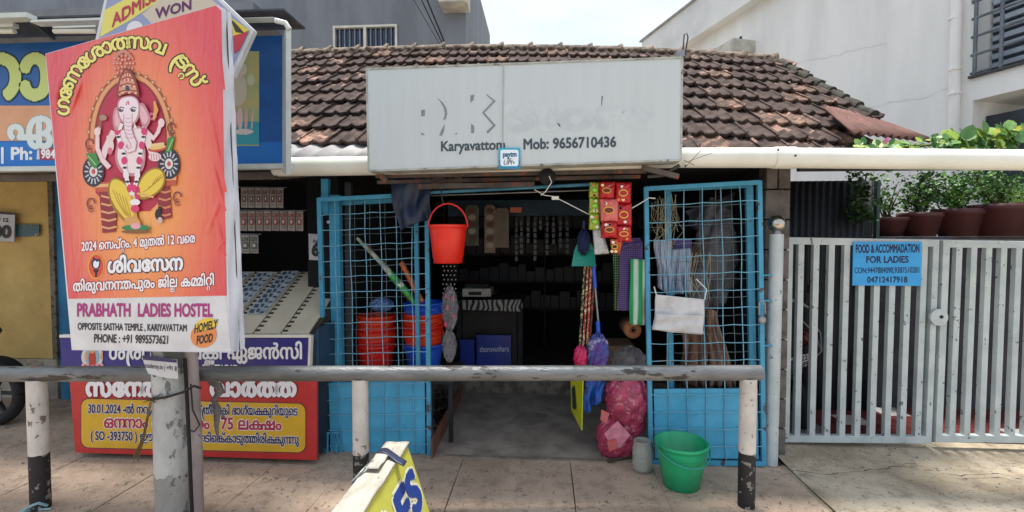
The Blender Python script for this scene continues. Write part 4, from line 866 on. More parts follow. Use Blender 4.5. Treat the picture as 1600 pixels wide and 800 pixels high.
# ================================================================== railing
mRail = M('rail_paint', '7b7e7f', '585a5a', rough=.4, scale=4, bump=.4, bscale=50, chip=.57, chipcol='3a3733', chipscale=7, stretch=(.5, 2, 2), metal=.25)
def bandmat(name, top, bot, zb):
    m = M(name, top, None, rough=.7, scale=8, chip=.60, chipcol='6c655c', chipscale=16, bump=.5, bscale=40); n = m.node_tree; L = n.links; b = n.nodes['Principled BSDF']
    src = b.inputs['Base Color'].links[0].from_socket; g_ = n.nodes.new('ShaderNodeNewGeometry'); s_ = n.nodes.new('ShaderNodeSeparateXYZ'); L.new(g_.outputs['Position'], s_.inputs[0])
    nz_ = n.nodes.new('ShaderNodeTexNoise'); nz_.inputs['Scale'].default_value = 30; L.new(g_.outputs['Position'], nz_.inputs['Vector'])
    ad = n.nodes.new('ShaderNodeMath'); ad.operation = 'MULTIPLY_ADD'; ad.inputs[1].default_value = .02; L.new(nz_.outputs['Fac'], ad.inputs[0]); L.new(s_.outputs['Z'], ad.inputs[2])
    lt = n.nodes.new('ShaderNodeMath'); lt.operation = 'LESS_THAN'; lt.inputs[1].default_value = zb + .01; L.new(ad.outputs[0], lt.inputs[0])
    k = n.nodes.new('ShaderNodeTexNoise'); k.inputs['Scale'].default_value = 22; k.inputs['Detail'].default_value = 8; L.new(g_.outputs['Position'], k.inputs['Vector'])
    kr = n.nodes.new('ShaderNodeMapRange'); kr.inputs[1].default_value = .58; kr.inputs[2].default_value = .61; L.new(k.outputs['Fac'], kr.inputs[0])
    c_ = n.nodes.new('ShaderNodeMix'); c_.data_type = 'RGBA'; c_.inputs[6].default_value = lin(bot); c_.inputs[7].default_value = lin('7a7874'); L.new(kr.outputs[0], c_.inputs[0])
    y = n.nodes.new('ShaderNodeMix'); y.data_type = 'RGBA'; L.new(lt.outputs[0], y.inputs[0]); L.new(src, y.inputs[6]); L.new(c_.outputs[2], y.inputs[7]); L.new(y.outputs[2], b.inputs['Base Color']); return m
ZR = .757
ra = gnd(-60, 584.5, ZR); rb = gnd(1176, 582.5, ZR); rc = gnd(57, 584, ZR)
rt0 = thing('street_railing', 'low pedestrian pipe railing with chipped black and white posts in front of the shops', 'railing', ((ra.x + rb.x) / 2, (ra.y + rb.y) / 2, 0))
rdir = (rb - ra).normalized(); ra2 = ra - rdir * 1.2
MB().tube([ra2.lerp(rb + rdir * .045, k / 30) for k in range(31)], .0425, n=24).build('rail', mRail, rt0)
MB().tube([rc - rdir * .012, rc + rdir * .012], .0445, n=20).build('weld_joint', M('weld_rust', '6e4f40', '4a342b', rough=.9), rt0)
mPost = bandmat('banded_post', 'cfcac2', '1c1c1e', .31)
for k, px in enumerate((58, 562, 1172)):
    t = (gnd(px, 584, ZR) - ra2).dot(rdir); p = ra2 + rdir * t
    MB().tube([(p.x, p.y, 0), (p.x, p.y, ZR - .03)], .0455 if k != 1 else .044, n=24).build('post', mPost, rt0)
MB().tube([gnd(36, 798, .01), gnd(50, 790, .04), gnd(60, 786, .05), gnd(74, 790, .02)], .008).tube([gnd(30, 800, .01), gnd(46, 797, .01), gnd(80, 795, .01)], .006).build('wire', M('pale_blue_wire', '8ab0b4', '6a9094'), rt0)
# ================================================================== pole, poster
YP = 2.42; mPole = M('pole_paper', '8c8c88', 'a6a6a2', rough=.85, scale=5, bump=1, bscale=30, chip=.53, chipcol='5c5e5c', chipscale=9, stretch=(1, 1, .6))
po = thing('sign_pole', 'thick grey concrete-filled pole with peeling paper behind the red poster', 'pole', tuple(at(271, 850, YP)))
pb = at(271, 700, YP)
MB().tube([(pb.x, YP, 0), (pb.x, YP, 1.15), (pb.x - .03, YP, 2.3)], .0875, n=32).build('pole', mPole, po)
def sleeve(z0, z1, mat, name, ph):
    MB().grid(lambda u, v: Vector((pb.x + .0890 * math.sin((u - .5) * 3.9 + ph), YP - .0890 * math.cos((u - .5) * 3.9 + ph), z0 + (z1 - z0) * v + .008 * math.sin(u * 21) + .006 * math.sin(u * 47 + 1))), 40, 6).build(name, mat, po)
sleeve(.26, .80, M('old_posters', 'b6b8b6', '979997', rough=.9, scale=6, bump=1, bscale=24, chip=.55, chipcol='6c6e6c', chipscale=8, stretch=(1, 1, .5)), 'paper_layer', -.25)
th = thing('bamboo_pole', 'thinner pale pinkish pole strapped to the right of the thick pole', 'pole', tuple(at(302, 850, 2.5)))
MB().tube([at(309, 900, 2.44), at(305, 700, 2.44), at(298, 560, 2.44), at(288, 300, 2.44)], .035, n=16).build('pole', M('pinkish_paint', 'a59a98', '8a7f7c', rough=.8, scale=7, chip=.66, chipcol='6c6462', chipscale=9), th)
MB().tube([at(302, 850, 2.37), at(296, 700, 2.37), at(289, 560, 2.38)], .009, n=8).build('cable', blk, th)
tp = thing('torn_leaflet', 'torn white paper leaflet with academy web address stuck on the pole', 'leaflet', tuple(at(250, 590, 2.31)))
PT = PY(2.318)
MB().slab([PT.hit(x, y) for x, y in ((222, 556), (276, 562), (278, 592), (262, 591), (248, 588), (232, 584), (226, 572))], (0, .004, 0)).build('paper', M('leaflet_paper', 'c8cacc', 'b4b6ba', rough=.7), tp)
pshape([(222, 555), (276, 562), (276, 567), (223, 562)], PT, flat('3a3560'), tp, off=.002)
text('academy.in | +91 8', (225, 574), (276, 580), 11, PT, flat('33343c'), tp, bold=.012, rows=18, off=.002)
rp_ = thing('rope', 'dark cord knotted round the pole with a frayed straw coloured tail', 'rope', tuple(at(240, 640, 2.3)))
MB().tube([at(232, 625, 2.36), at(245, 623, 2.31), at(262, 620, 2.305), at(285, 613, 2.33), at(303, 603, 2.36), at(313, 606, 2.42)], .0065, n=8).tube([at(298, 600, 2.36), at(301, 640, 2.37), at(312, 664, 2.37), at(304, 674, 2.37), at(294, 672, 2.36)], .004, n=6).build('cord', M('black_cord', '2e2c2a', '1e1c1a', rough=.9), rp_)
fz = MB(); rr = random.Random(11)
for k in range(14): a = at(238 + rr.uniform(-2, 2), 622, 2.32); fz.tube([a, a + Vector((rr.uniform(-.05, .03), rr.uniform(-.02, .02), rr.uniform(-.03, .04)))], .002, n=4)
fz.build('fray', M('brown_fibre', '5c4630', '3e2f20', rough=1), rp_)
fz = MB()
for k in range(7): o_ = rr.uniform(-1.2, 1.2); fz.tube([at(236 + o_, 626, 2.33), at(230 + o_, 655, 2.33), at(224 + o_, 685, 2.33), at(212 + o_ * 3, 718 + rr.uniform(-8, 5), 2.33)], .0032, n=5)
fz.build('tail', M('jute', '8c7444', '5c4a2c', rough=1), rp_)
rg = thing('knotted_rag', 'grey knotted cloth strip hanging on the railing right of the poster pole', 'rag', tuple(at(340, 680, 2.6)))
gr_ = M('grey_rag', '8a8682', '64605c', rough=1, bump=.8, bscale=60, scale=20)
MB().tube([at(333, 573, 2.62), at(325, 585, 2.58), at(330, 597, 2.585), at(342, 603, 2.60)], [.02, .016, .017, .02], n=8).tube([at(340, 600, 2.6), at(344, 612, 2.6), at(334, 625, 2.6), at(340, 640, 2.6), at(338, 668, 2.6), at(341, 685, 2.6)], [.02, .024, .014, .021, .012, .004], n=8).build('cloth', gr_, rg)
# poster box
TL, BL = at(71, 84, 2.34), at(112, 547, 2.34); TR = at(338, 8, 2.08); PO = P3(TL, TR, BL); BR = PO.hit(361, 551)
ps = thing('festival_poster', 'large red and orange festival poster box with hostel advert along its foot', 'poster', tuple((BL + BR) / 2))
dback = -PO.n * .075
mCl = M('white_flex', 'd8dce4', 'c4c9d4', rough=.5, scale=3, bump=.3, bscale=7)
TRb, BRb = TR + dback, BR + dback
mid = [TR, PO.hit(346, 16), PO.hit(352, 300), PO.hit(362, 500), BR]
body = MB()
def fside(u, v):
    a = TR.lerp(BR, v) + Vector((.0, 0, 0)); c = a + dback
    p = a.lerp(c, u); p += Vector((.006 * math.sin(v * 21 + u * 4) * math.sin(math.pi * u) + .004 * math.sin(v * 47) * u, 0, 0)); return p
body.grid(fside, 8, 50); body.grid(lambda u, v: TL.lerp(BL, v) + dback * u, 4, 10); body.grid(lambda u, v: TL.lerp(TR, u) + dback * v, 10, 3); body.grid(lambda u, v: BL.lerp(BR, u) + dback * v, 10, 3)
body.slab([TL + dback, TR + dback, BR + dback, BL + dback], dback * .03); body.build('wrapped_frame', mCl, ps)
MB().tube([TR + Vector((.012, .05, .0)), TR.lerp(BR, .5) + Vector((.010, .05, 0)), BR + Vector((.008, .05, 0))], .0025, n=6).build('seam_cord', mMetalD, ps)
def radial(name, cpx, rad, cols):
    c = PO.hit(*cpx); m = bpy.data.materials.new(name); m.use_nodes = True; n = m.node_tree; L = n.links; b = n.nodes['Principled BSDF']
    g_ = n.nodes.new('ShaderNodeNewGeometry'); sb = n.nodes.new('ShaderNodeVectorMath'); sb.operation = 'SUBTRACT'; sb.inputs[1].default_value = c; L.new(g_.outputs['Position'], sb.inputs[0])
    ms = n.nodes.new('ShaderNodeVectorMath'); ms.operation = 'MULTIPLY'; ms.inputs[1].default_value = (1, 1, .62); L.new(sb.outputs[0], ms.inputs[0])
    ln = n.nodes.new('ShaderNodeVectorMath'); ln.operation = 'LENGTH'; L.new(ms.outputs[0], ln.inputs[0]); dv = n.nodes.new('ShaderNodeMath'); dv.operation = 'DIVIDE'; dv.inputs[1].default_value = rad; L.new(ln.outputs['Value'], dv.inputs[0])
    r = n.nodes.new('ShaderNodeValToRGB'); e = r.color_ramp.elements; e[0].color = lin(cols[0]); e[1].color = lin(cols[-1])
    for k, c_ in enumerate(cols[1:-1]): q = e.new((k + 1) / (len(cols) - 1)); q.color = lin(c_)
    L.new(dv.outputs[0], r.inputs[0]); L.new(r.outputs[0], b.inputs['Base Color']); b.inputs['Roughness'].default_value = .42
    q = n.nodes.new('ShaderNodeTexNoise'); q.inputs['Scale'].default_value = 4; q.inputs['Detail'].default_value = 3; q.inputs['Distortion'].default_value = 1.5; mp2 = n.nodes.new('ShaderNodeMapping'); mp2.inputs['Scale'].default_value = (2.6, 2.6, .7)
    L.new(g_.outputs['Position'], mp2.inputs[0]); L.new(mp2.outputs[0], q.inputs['Vector']); bp = n.nodes.new('ShaderNodeBump'); bp.inputs['Strength'].default_value = .35; bp.inputs['Distance'].default_value = .05; L.new(q.outputs['Fac'], bp.inputs['Height']); L.new(bp.outputs[0], b.inputs['Normal'])
    return m
mPoster = radial('poster_print', (215, 300), .62, ['f4b462', 'f4a85c', 'f09858', 'ea8058', 'e26458', 'd84e58'])
MB().slab([TL, BL, BR, TR][::-1], dback * .02).build('front_sheet', mCl, ps)
pshape([(71.5, 84.5), (337.5, 8.5), (346, 17), (354, 462), (107, 467)], PO, mPoster, ps, off=.0018, name='poster_print')
wm = M('advert_white', 'dadbdc', 'c9cacc', rough=.45, bump=.2, bscale=8)
pshape([(106.5, 467), (353, 462), (361, 549), (112, 546)], PO, wm, ps, off=.0012, name='advert_panel')

for (x0, y0, x1, y1, w_) in ((322, 150, 350, 300, 5), (330, 250, 350, 330, 4), (345, 305, 322, 370, 5), (338, 395, 350, 372, 4), (340, 60, 348, 140, 4), (334, 330, 349, 400, 5), (128, 120, 108, 180, 4), (92, 120, 84, 170, 5)):
    def ff(u, v, x0=x0, y0=y0, x1=x1, y1=y1, w_=w_):
        x = x0 + (x1 - x0) * v; y = y0 + (y1 - y0) * v; return PO.hit(x + (u - .5) * w_ * 2, y, .0015 + .010 * math.sin(math.pi * u) * math.sin(math.pi * v))
    MB().grid(ff, 6, 12).build('fold', mPoster, ps)
L0 = .003
dkY, yel = flat('3e3a24'), flat('ece27e')
hd = 'ഗേണേശാത~സവ  ^ടസ_റ്'
arctext(hd, 208, 172, 100, 97, 184, 22, 31, PO, dkY, ps, off=L0, bold=.09, rows=28)
arctext(hd, 208, 172, 100, 97, 184, 22, 31, PO, yel, ps, off=L0 + .0012, bold=.028, rows=28)
# the seated elephant-headed figure, printed as flat shapes
fig = bpy.data.objects.new('printed_figure', None); COL.objects.link(fig); fig.parent = ps
_k = [0]
def sh(pts, c, smooth=0):
    _k[0] += 1; return pshape(pts, PO, flat(c), fig, off=L0 + .00004 * _k[0], name='print', smooth=smooth)
def curve(pts, wd, c):
    out, back = [], []; n = len(pts)
    for i, p in enumerate(pts):
        a = pts[max(i - 1, 0)]; b_ = pts[min(i + 1, n - 1)]; dx, dy = b_[0] - a[0], b_[1] - a[1]; l = math.hypot(dx, dy) or 1; w_ = wd[i] if isinstance(wd, list) else wd
        out.append((p[0] - dy / l * w_ / 2, p[1] + dx / l * w_ / 2)); back.append((p[0] + dy / l * w_ / 2, p[1] - dx / l * w_ / 2))
    b = MB(); _k[0] += 1; o = L0 + .00004 * _k[0]; v = [PO.hit(*q, o) for q in out] + [PO.hit(*q, o) for q in back]
    b.add(v, [(i, i + 1, n + i + 1, n + i) for i in range(n - 1)]); return b.build('print', flat(c), fig)
def arc(cx, cy, rx, ry, a0, a1, n=24): return [(cx + rx * math.cos(R(a0 + (a1 - a0) * k / n)), cy - ry * math.sin(R(a0 + (a1 - a0) * k / n))) for k in range(n + 1)]
sh([(147, 215), (153, 170), (172, 135), (205, 122), (236, 133), (252, 165), (262, 215), (262, 330), (150, 330)], 'b8304a', 1)
curve(arc(204, 215, 62, 98, -2, 182), 9, '9a5a3c'); curve(arc(204, 215, 60, 96, -2, 182), 6, 'e2a070'); curve(arc(204, 215, 55, 90, 0, 180), 2.4, '7e3a34')
for k in range(17): x, y = arc(204, 215, 66, 102, 5, 175, 16)[k]; sh(ell(x, y, 3.4, 3.4, 10), 'b87a58'); sh(ell(x, y, 1.6, 1.6, 8), 'e8b490')
for rr_, nn_ in ((15, 14), (10, 10), (5, 6)):
    for k in range(nn_): a = 2 * math.pi * k / nn_; sh(ell(193 + rr_ * math.cos(a), 99 + rr_ * 1.25 * math.sin(a), 2.6, 3, 8), 'c87866'); sh(ell(193 + rr_ * math.cos(a), 99 + rr_ * 1.25 * math.sin(a), 1.2, 1.4, 8), 'eab49a')
for k in range(7): sh(ell(182 + 3.6 * k, 88 - 8 * math.sin(k / 6 * 3.14), 3, 3, 8), 'c88878')
# throne
for (x0, x1, y0, y1) in ((152, 186, 285, 300), (242, 275, 275, 290)):
    sh([(x0 - 8, y0), (x1 + 2, y0 - 2), (x1, y1), (x0, y1)], 'c05a40'); sh([(x0 - 4, y0 + 3), (x1, y0 + 1), (x1, y0 + 6), (x0 - 3, y0 + 8)], 'e8b07a')
sh([(155, 300), (184, 300), (180, 362), (160, 364)], '8e2c34'); sh([(246, 290), (264, 290), (268, 340), (248, 344)], '8e2c34')
for y in (306, 318, 330, 342, 354): curve([(158, y), (170, y + 3), (182, y)], 3, 'e2a878')
for y in (298, 310, 322, 334): curve([(248, y), (258, y + 3), (267, y)], 3, 'd88a60')
for (x, y) in ((142, 318), (277, 308), (140, 225), (268, 200)): curve(arc(x, y, 6, 8, 0, 300, 12), 2.2, '7e3a3c'); curve(arc(x, y + 8, 4, 5, 60, 330, 10), 1.8, 'a05a48')
# bolsters
for (cx, cy) in ((146, 268), (264, 256)):
    sh(ell(cx, cy, 17, 24), '2c2c3c'); 
    for k in range(14): a = 2 * math.pi * k / 14; curve([(cx + 8 * math.cos(a), cy + 11 * math.sin(a)), (cx + 14 * math.cos(a), cy + 20 * math.sin(a))], 2.2, 'c4c4cc')
    sh(ell(cx, cy, 6.5, 8.5, 16), 'd8d4d0'); sh(ell(cx, cy, 3, 4, 10), 'c04a4a')
sh([(134, 240), (150, 239), (155, 256), (148, 264), (140, 254)], '3c8a3e'); sh([(262, 216), (273, 213), (268, 236), (258, 240)], '3c8a3e')
curve([(137, 243), (150, 258)], 1.5, 'a8d08a'); curve([(270, 217), (262, 236)], 1.5, 'a8d08a')
# body
skin, skd = 'ecd2d2', 'c88a94'
curve([(178, 205), (165, 232), (160, 250), (171, 262)], [12, 11, 10, 9], skd); curve([(178, 205), (165, 232), (160, 250), (171, 262)], [9, 9, 8, 7], skin)
curve([(160, 250), (152, 232), (152, 212), (156, 198)], [8, 8, 7, 5], skd); curve([(160, 250), (152, 232), (152, 212), (156, 198)], [6, 6, 5.5, 4], skin)
curve([(226, 206), (240, 216), (247, 206), (252, 190)], [13, 9, 7, 6], skd); curve([(226, 206), (240, 216), (247, 206), (252, 190)], [10, 7, 5, 5], skin)
curve([(228, 212), (236, 236), (240, 248)], [11, 9, 8], skin)
sh([(181, 200), (195, 196), (215, 196), (230, 202), (226, 222), (228, 245), (224, 268), (205, 278), (186, 268), (178, 245), (184, 222)], skd, 2)
sh([(184, 203), (215, 199), (227, 205), (223, 224), (225, 246), (220, 264), (205, 273), (189, 264), (182, 244), (187, 222)], 'f0dcdc', 2)
sh(ell(204, 272, 3, 2, 8), 'c88a94')
sh(ell(172, 228, 6, 11, 16), skin); sh(ell(172, 236, 4, 6, 12), 'd87088'); 
for k in range(4): curve([(168 + 2.6 * k, 222), (167.5 + 2.6 * k, 212)], 2.2, skin)
sh(ell(246, 232, 15, 5, 20, rot=-8), 'c0503c'); sh(ell(246, 230, 13, 3.5, 20, rot=-8), 'e8c070')
for k in range(5): sh(ell(238 + 4 * k, 227 - k * .5, 2.8, 2.8, 10), 'e8c890')
sh(ell(242, 245, 10, 7, 16), skin); 
for k in range(4): curve([(236 + 4 * k, 240), (237 + 4 * k, 250)], 1.0, 'b06070')
# axe and lotus in the raised hands
curve([(156, 200), (159, 178)], 2.2, '9a6a3c'); sh(ell(161, 184, 6, 4.5, 12), 'a88a70'); sh(ell(252, 192, 5, 7, 14), skin)
for k in range(6): a = R(60 * k); sh(ell(238 + 4.5 * math.cos(a), 182 + 4.5 * math.sin(a), 2.6, 2.6, 8), 'd8688c')
curve([(240, 186), (244, 172), (241, 158)], [4, 7, 3], 'e0a45c'); sh(ell(152, 206, 5, 7, 12), skin)
# legs in yellow silk
sh([(170, 282), (180, 276), (196, 284), (208, 300), (214, 322), (212, 344), (200, 352), (188, 340), (176, 326), (168, 304)], 'a07824', 2)
sh([(172, 284), (181, 279), (195, 287), (205, 302), (211, 322), (209, 340), (200, 347), (190, 336), (179, 322), (171, 304)], 'e8cc4c', 2)
sh([(222, 272), (240, 260), (254, 264), (260, 276), (256, 294), (242, 306), (226, 313), (214, 310), (210, 298)], 'a07824', 2)
sh([(224, 274), (240, 263), (252, 266), (257, 277), (253, 292), (241, 303), (226, 309), (216, 306), (213, 298)], 'e8cc4c', 2)
for k in range(5): curve([(176 + 5 * k, 296 + 3 * k), (184 + 5 * k, 316 + 5 * k), (196 + 3 * k, 336 + 2 * k)], 1.2, 'b88c28')
for k in range(4): curve([(224 + 7 * k, 300 - 6 * k), (236 + 6 * k, 292 - 5 * k), (244 + 4 * k, 278 - 3 * k)], 1.2, 'b88c28')
sh([(196, 286), (214, 284), (220, 300), (216, 318), (204, 312)], 'c83a5c', 1); curve([(199, 290), (207, 310), (213, 344)], 5, 'd89a5c'); curve([(206, 292), (212, 318)], 3, 'e8b890')
sh([(192, 340), (214, 338), (222, 352), (200, 356)], 'd8a05c', 1); sh(ell(212, 356, 22, 5, 20), '2f8a4e'); sh(ell(212, 353, 8, 5, 14), 'e8a8b0'); sh(ell(212, 362, 23, 3, 16), '8a5a3a')
curve([(214, 302), (240, 308)], 3, 'e8b070'); sh(ell(247, 335, 5, 9, 12), '26222a'); sh(ell(250, 344, 4, 5, 10), 'c8b8b4'); sh(ell(250, 325, 3, 3, 8), '26222a')
# garland
for side in ((181, 190), (226, 190)):
    x0 = side[0]; ctr = [(x0, 196), (x0 + (4 if x0 < 200 else -2), 214), (x0 + (12 if x0 < 200 else -7), 240), (x0 + (14 if x0 < 200 else -10), 262), (x0 + (18 if x0 < 200 else -13), 284), (206, 305)]
    curve(ctr, 6.5, 'ece6e8')
    for k, (a, b_) in enumerate(zip(ctr[:-1], ctr[1:])): m_ = ((a[0] + b_[0]) / 2, (a[1] + b_[1]) / 2); sh(ell(m_[0], m_[1], 4.6, 6.5, 12), 'd83c74' if k != 3 else 'ece6e8'); sh(ell(a[0], a[1], 3.6, 2, 8), '3a3a3c')
sh(ell(211, 316, 8, 5, 14), 'f0ecec'); sh(ell(211, 326, 7, 6, 12), 'd83c74')
# head
sh([(180, 166), (176, 178), (176, 196), (182, 206), (190, 196), (188, 172)], skd, 1); sh([(182, 170), (179, 180), (179, 194), (184, 201), (188, 192), (187, 172)], 'e4b4bc', 1)
sh([(216, 162), (224, 160), (232, 174), (236, 188), (228, 202), (219, 192)], skd, 1); sh([(218, 166), (223, 165), (229, 176), (232, 187), (227, 196), (220, 188)], 'e4b4bc', 1)
sh([(184, 156), (194, 150), (208, 149), (217, 156), (220, 172), (216, 188), (207, 197), (196, 197), (186, 187), (182, 172)], skd, 2)
sh([(186, 157), (195, 152), (207, 151), (215, 157), (217, 172), (213, 186), (206, 194), (197, 194), (188, 185), (185, 172)], 'efdfe6', 2)
TRK = [(200, 178), (200, 190), (200, 202), (204, 214), (209, 224), (208, 233), (200, 236), (194, 230), (197, 225)]
curve(TRK, [15, 14.5, 13, 12, 11, 9, 7.5, 6, 4], skd); curve(TRK, [12.5, 12, 10.5, 9.5, 8.5, 7, 5.5, 4, 3], 'ecd8e0')
for k in range(6): curve([(195, 184 + 6 * k), (200 + k * .6, 186 + 6 * k), (205 + k, 184 + 6 * k)], .8, 'b8808e')
for x in (189, 208): curve([(x - 5, 171), (x, 167), (x + 5, 169)], 1.4, '3a2c34'); sh(ell(x, 172.5, 3.8, 2.4, 14), '2c2830'); sh(ell(x + 1, 171.8, 1, .8, 6), 'f0f0f0')
curve([(199, 158), (197, 164)], 1.2, 'c83a3a'); curve([(200.5, 158), (201, 164)], 1.2, 'c83a3a')
sh([(188, 192), (184, 204), (190, 202), (193, 194)], 'f0e8e0'); sh([(210, 192), (214, 200), (209, 200)], 'f0e8e0')
# crown
sh([(181, 155), (184, 128), (190, 112), (198, 104), (206, 112), (214, 128), (219, 153), (208, 147), (194, 147)], '8a4038', 1)
sh([(184, 152), (187, 130), (192, 116), (198, 109), (204, 116), (211, 130), (215, 150), (207, 144), (194, 144)], 'd89a80', 1)
for (y, a, b_) in ((142, 184, 215), (132, 187, 212), (122, 190, 208), (114, 193, 204)):
    curve([(a, y + 2), ((a + b_) / 2, y - 2), (b_, y + 1)], 2.2, '9a4a44')
    for k in range(6): sh(ell(a + (b_ - a) * (k + .5) / 6, y + 3, 1.6, 1.6, 8), 'f0c8a0' if k % 2 else 'b83a48')
sh(ell(199, 138, 3.2, 4.5, 12), '3a4a5c')
cs = ['2024 സെപ_റ്റം. 4 മുതൽ 12 വരെ'.replace('സെ', 'െസ').replace('രെ', 'െര'), 'ശിവേസന', 'തിരുവനന~തപുരം ജില_ല കമ~മിറ_റി']
crim, wht, navy = flat('a82040'), flat('f0eef0'), flat('262b4a')
cs[0] = '2024 െസപ്_ററം. 4 മുതൽ 12 വെര'
cs[0] = '2024 െസപ്റ_റം. 4 മുതൽ 12 വെര'
for s_, a, b_, em, oc, bo, bi in ((cs[0], (127, 392), (305, 378.5), 19.5, crim, .10, .03), (cs[1], (168, 426), (286, 421), 31, navy, .10, .045), (cs[2], (114, 455), (335, 445), 22, flat('8e3040'), .085, .03)):
    text(s_, a, b_, em, PO, oc, ps, off=L0, bold=bo, rows=24); text(s_, a, b_, em, PO, wht, ps, off=L0 + .0012, bold=bi, rows=24)
pshape(ell(150, 416, 13, 20), PO, flat('e8a83c'), ps, off=L0); pshape(ell(150, 416, 11.3, 18), PO, flat('d8503c'), ps, off=L0 + .0006)
pshape([(145, 421), (155, 421), (153, 425), (147, 425)], PO, flat('1c1a20'), ps, off=L0 + .0012); pshape([(148, 425), (152, 425), (151, 433), (149, 433)], PO, flat('1c1a20'), ps, off=L0 + .0012)
pshape([(145, 420), (142, 410), (146, 404), (144, 400), (152, 406), (156, 403), (157, 412), (155, 420)], PO, flat('2c2c44'), ps, off=L0 + .0012, smooth=1); pshape([(147, 419), (145, 411), (149, 406), (151, 410), (155, 407), (154, 418)], PO, flat('e8eef8'), ps, off=L0 + .0018, smooth=1)
mag, bki = flat('a8327a'), flat('2b2a2c')
text('PRABHATH  LADIES HOSTEL', (119.5, 494), (332, 494.5), 28, PO, mag, ps, off=L0, bold=.035, rows=30)
text('OPPOSITE SASTHA TEMPLE , KARIYAVATTAM', (121, 515), (292, 517.5), 15, PO, bki, ps, off=L0, bold=.028, rows=24)
text('PHONE : +91 9895573621', (146, 534.5), (264, 537), 18, PO, bki, ps, off=L0, bold=.028, rows=24, slant=.08)
pshape(ell(318, 524, 21, 19, 24, rot=-30), PO, flat('e08a4c'), ps, off=L0); pshape([(306, 505), (316, 498), (330, 496), (342, 504), (334, 512), (316, 518), (304, 516)], PO, flat('e6c440'), ps, off=L0 + .0006, smooth=2)
text('HOMELY', (303, 520.5), (339, 512), 18, PO, bki, ps, off=L0 + .0012, bold=.035, rows=22, slant=.15); text('FOOD', (306.5, 538), (332, 533.5), 18, PO, bki, ps, off=L0 + .0012, bold=.035, rows=22, slant=.15)
# diamond banner behind the poster
an = thing('admission_banner', 'tilted admission banner in a white frame sticking out above the red poster', 'banner', tuple(at(270, 100, 2.44)))
YA = 2.53; PA = PY(YA)
out = [(149, 62), (172, -40), (300, -45), (397, 47), (364, 120), (200, 130)]
MB().slab([PA.hit(*p) for p in out], (0, .03, 0)).build('frame', M('white_frame', 'cfd0d0', 'b8b9b9', rough=.5), an)
inn = [(154, 62), (175, -36), (298, -40), (390, 48), (360, 112), (204, 124)]
bse = pshape(inn, PA, flat('8f96b8'), an, off=.002, name='banner_sheet')
pshape([(156, 58), (163, 16), (200, -4), (262, -38), (262, -8), (206, 30)], PA, flat('dccf6a'), an, off=.003)
pshape([(222, 22), (246, 2), (290, -30), (345, 10), (300, 40), (240, 40)], PA, flat('c6b8a4'), an, off=.0035)
text('ADMISSION', (175, 42), (285, -26), 27, PA, flat('b0364a'), an, off=.005, bold=.03, rows=22)
text('WON', (243, 29), (300, 14), 22, PA, flat('5c2458'), an, off=.005, bold=.03, rows=22); text('GOO', (252, 44), (296, 32), 16, PA, flat('7a5a3c'), an, off=.005, bold=.03, rows=18)
pshape([(196, 58), (198, 40), (208, 32), (220, 34), (226, 46), (214, 60)], PA, flat('d8d4d4'), an, off=.005, smooth=1)
pshape([(362, 28), (389, 47), (372, 56), (364, 60)], PA, flat('d8c034'), an, off=.004); pshape([(364, 56), (388, 49), (374, 78), (366, 84)], PA, flat('b83440'), an, off=.005)
pshape([(360, 30), (366, 34), (382, 52), (368, 50)], PA, flat('3a3424'), an, off=.006)
# ================================================================== A-frame board at the bottom
ab = thing('sidewalk_board', 'white wooden sidewalk board with yellow face and blue letters at the picture foot', 'signboard', (-.75, 2.0, 0))
ax0, ax1, y0, y1, zt_ = -.805, -.70, 1.25, 2.40, .44
mYl = M('yellow_print', 'c9c95a', 'b9ba4c', rough=.55, scale=6, bump=.15); mWw = M('worn_white_wood', 'b4b0a4', '989486', rough=.85, scale=6, bump=.5, bscale=30, chip=.64, chipcol='7c7468', chipscale=8, stretch=(3, 1, 3))
rt2 = [Vector((ax1, y0, zt_)), Vector((ax1, y1, zt_)), Vector((-.555, y1, 0)), Vector((-.555, y0, 0))]
lf2 = [Vector((ax0, y0, zt_)), Vector((ax0, y1, zt_)), Vector((-.96, y1, 0)), Vector((-.96, y0, 0))]
MB().slab(rt2, (-.012, 0, -.004)).build('face_board', mYl, ab); MB().slab(lf2, (.012, 0, -.004)).build('face_board', mWw, ab)
tpb = MB(); tpb.grid(lambda u, v: Vector((ax0 - .01 + (ax1 - ax0 + .016) * u, y0 + (y1 - y0 + .01) * v + .004 * math.sin(u * 9), zt_ + .008 + .004 * math.sin(v * 31 + u * 3) * u)), 8, 30); tpb.build('top_plank', mWw, ab, solid=.012)
MB().add([(ax0 + .01, y1 - .01, zt_ - .01), (ax1 - .01, y1 - .01, zt_ - .01), (-.57, y1 - .01, .01), (-.94, y1 - .01, .01)], [(0, 1, 2, 3)]).build('end_board', mWw, ab, solid=.01)
PB = P3(rt2[0], rt2[1], rt2[2])
def face(u, v, off): return PB.p * 0 + rt2[0].lerp(rt2[1], u).lerp(rt2[3].lerp(rt2[2], u), v) + PB.n * off
def facetext(s, u0, u1, vb, em, mat, off, bold):
    items, W = layout(s); b = MB()
    for (c, x, y, sc) in items:
        for (a, q0, bb, q1) in rects(c, bold, 34):
            b.add([face(u0 + (u1 - u0) * (x + gx) / W, vb - gy * em, off) for gx, gy in ((a, q0), (bb, q0), (bb, q1), (a, q1))], [(0, 1, 2, 3)])
    b.build('lettering', mat, ab)
facetext('SALES', .22, .965, .60, .56, flat('e6e4c8'), .003, .10); facetext('SALES', .22, .965, .60, .56, flat('1f3f8c'), .005, .055)
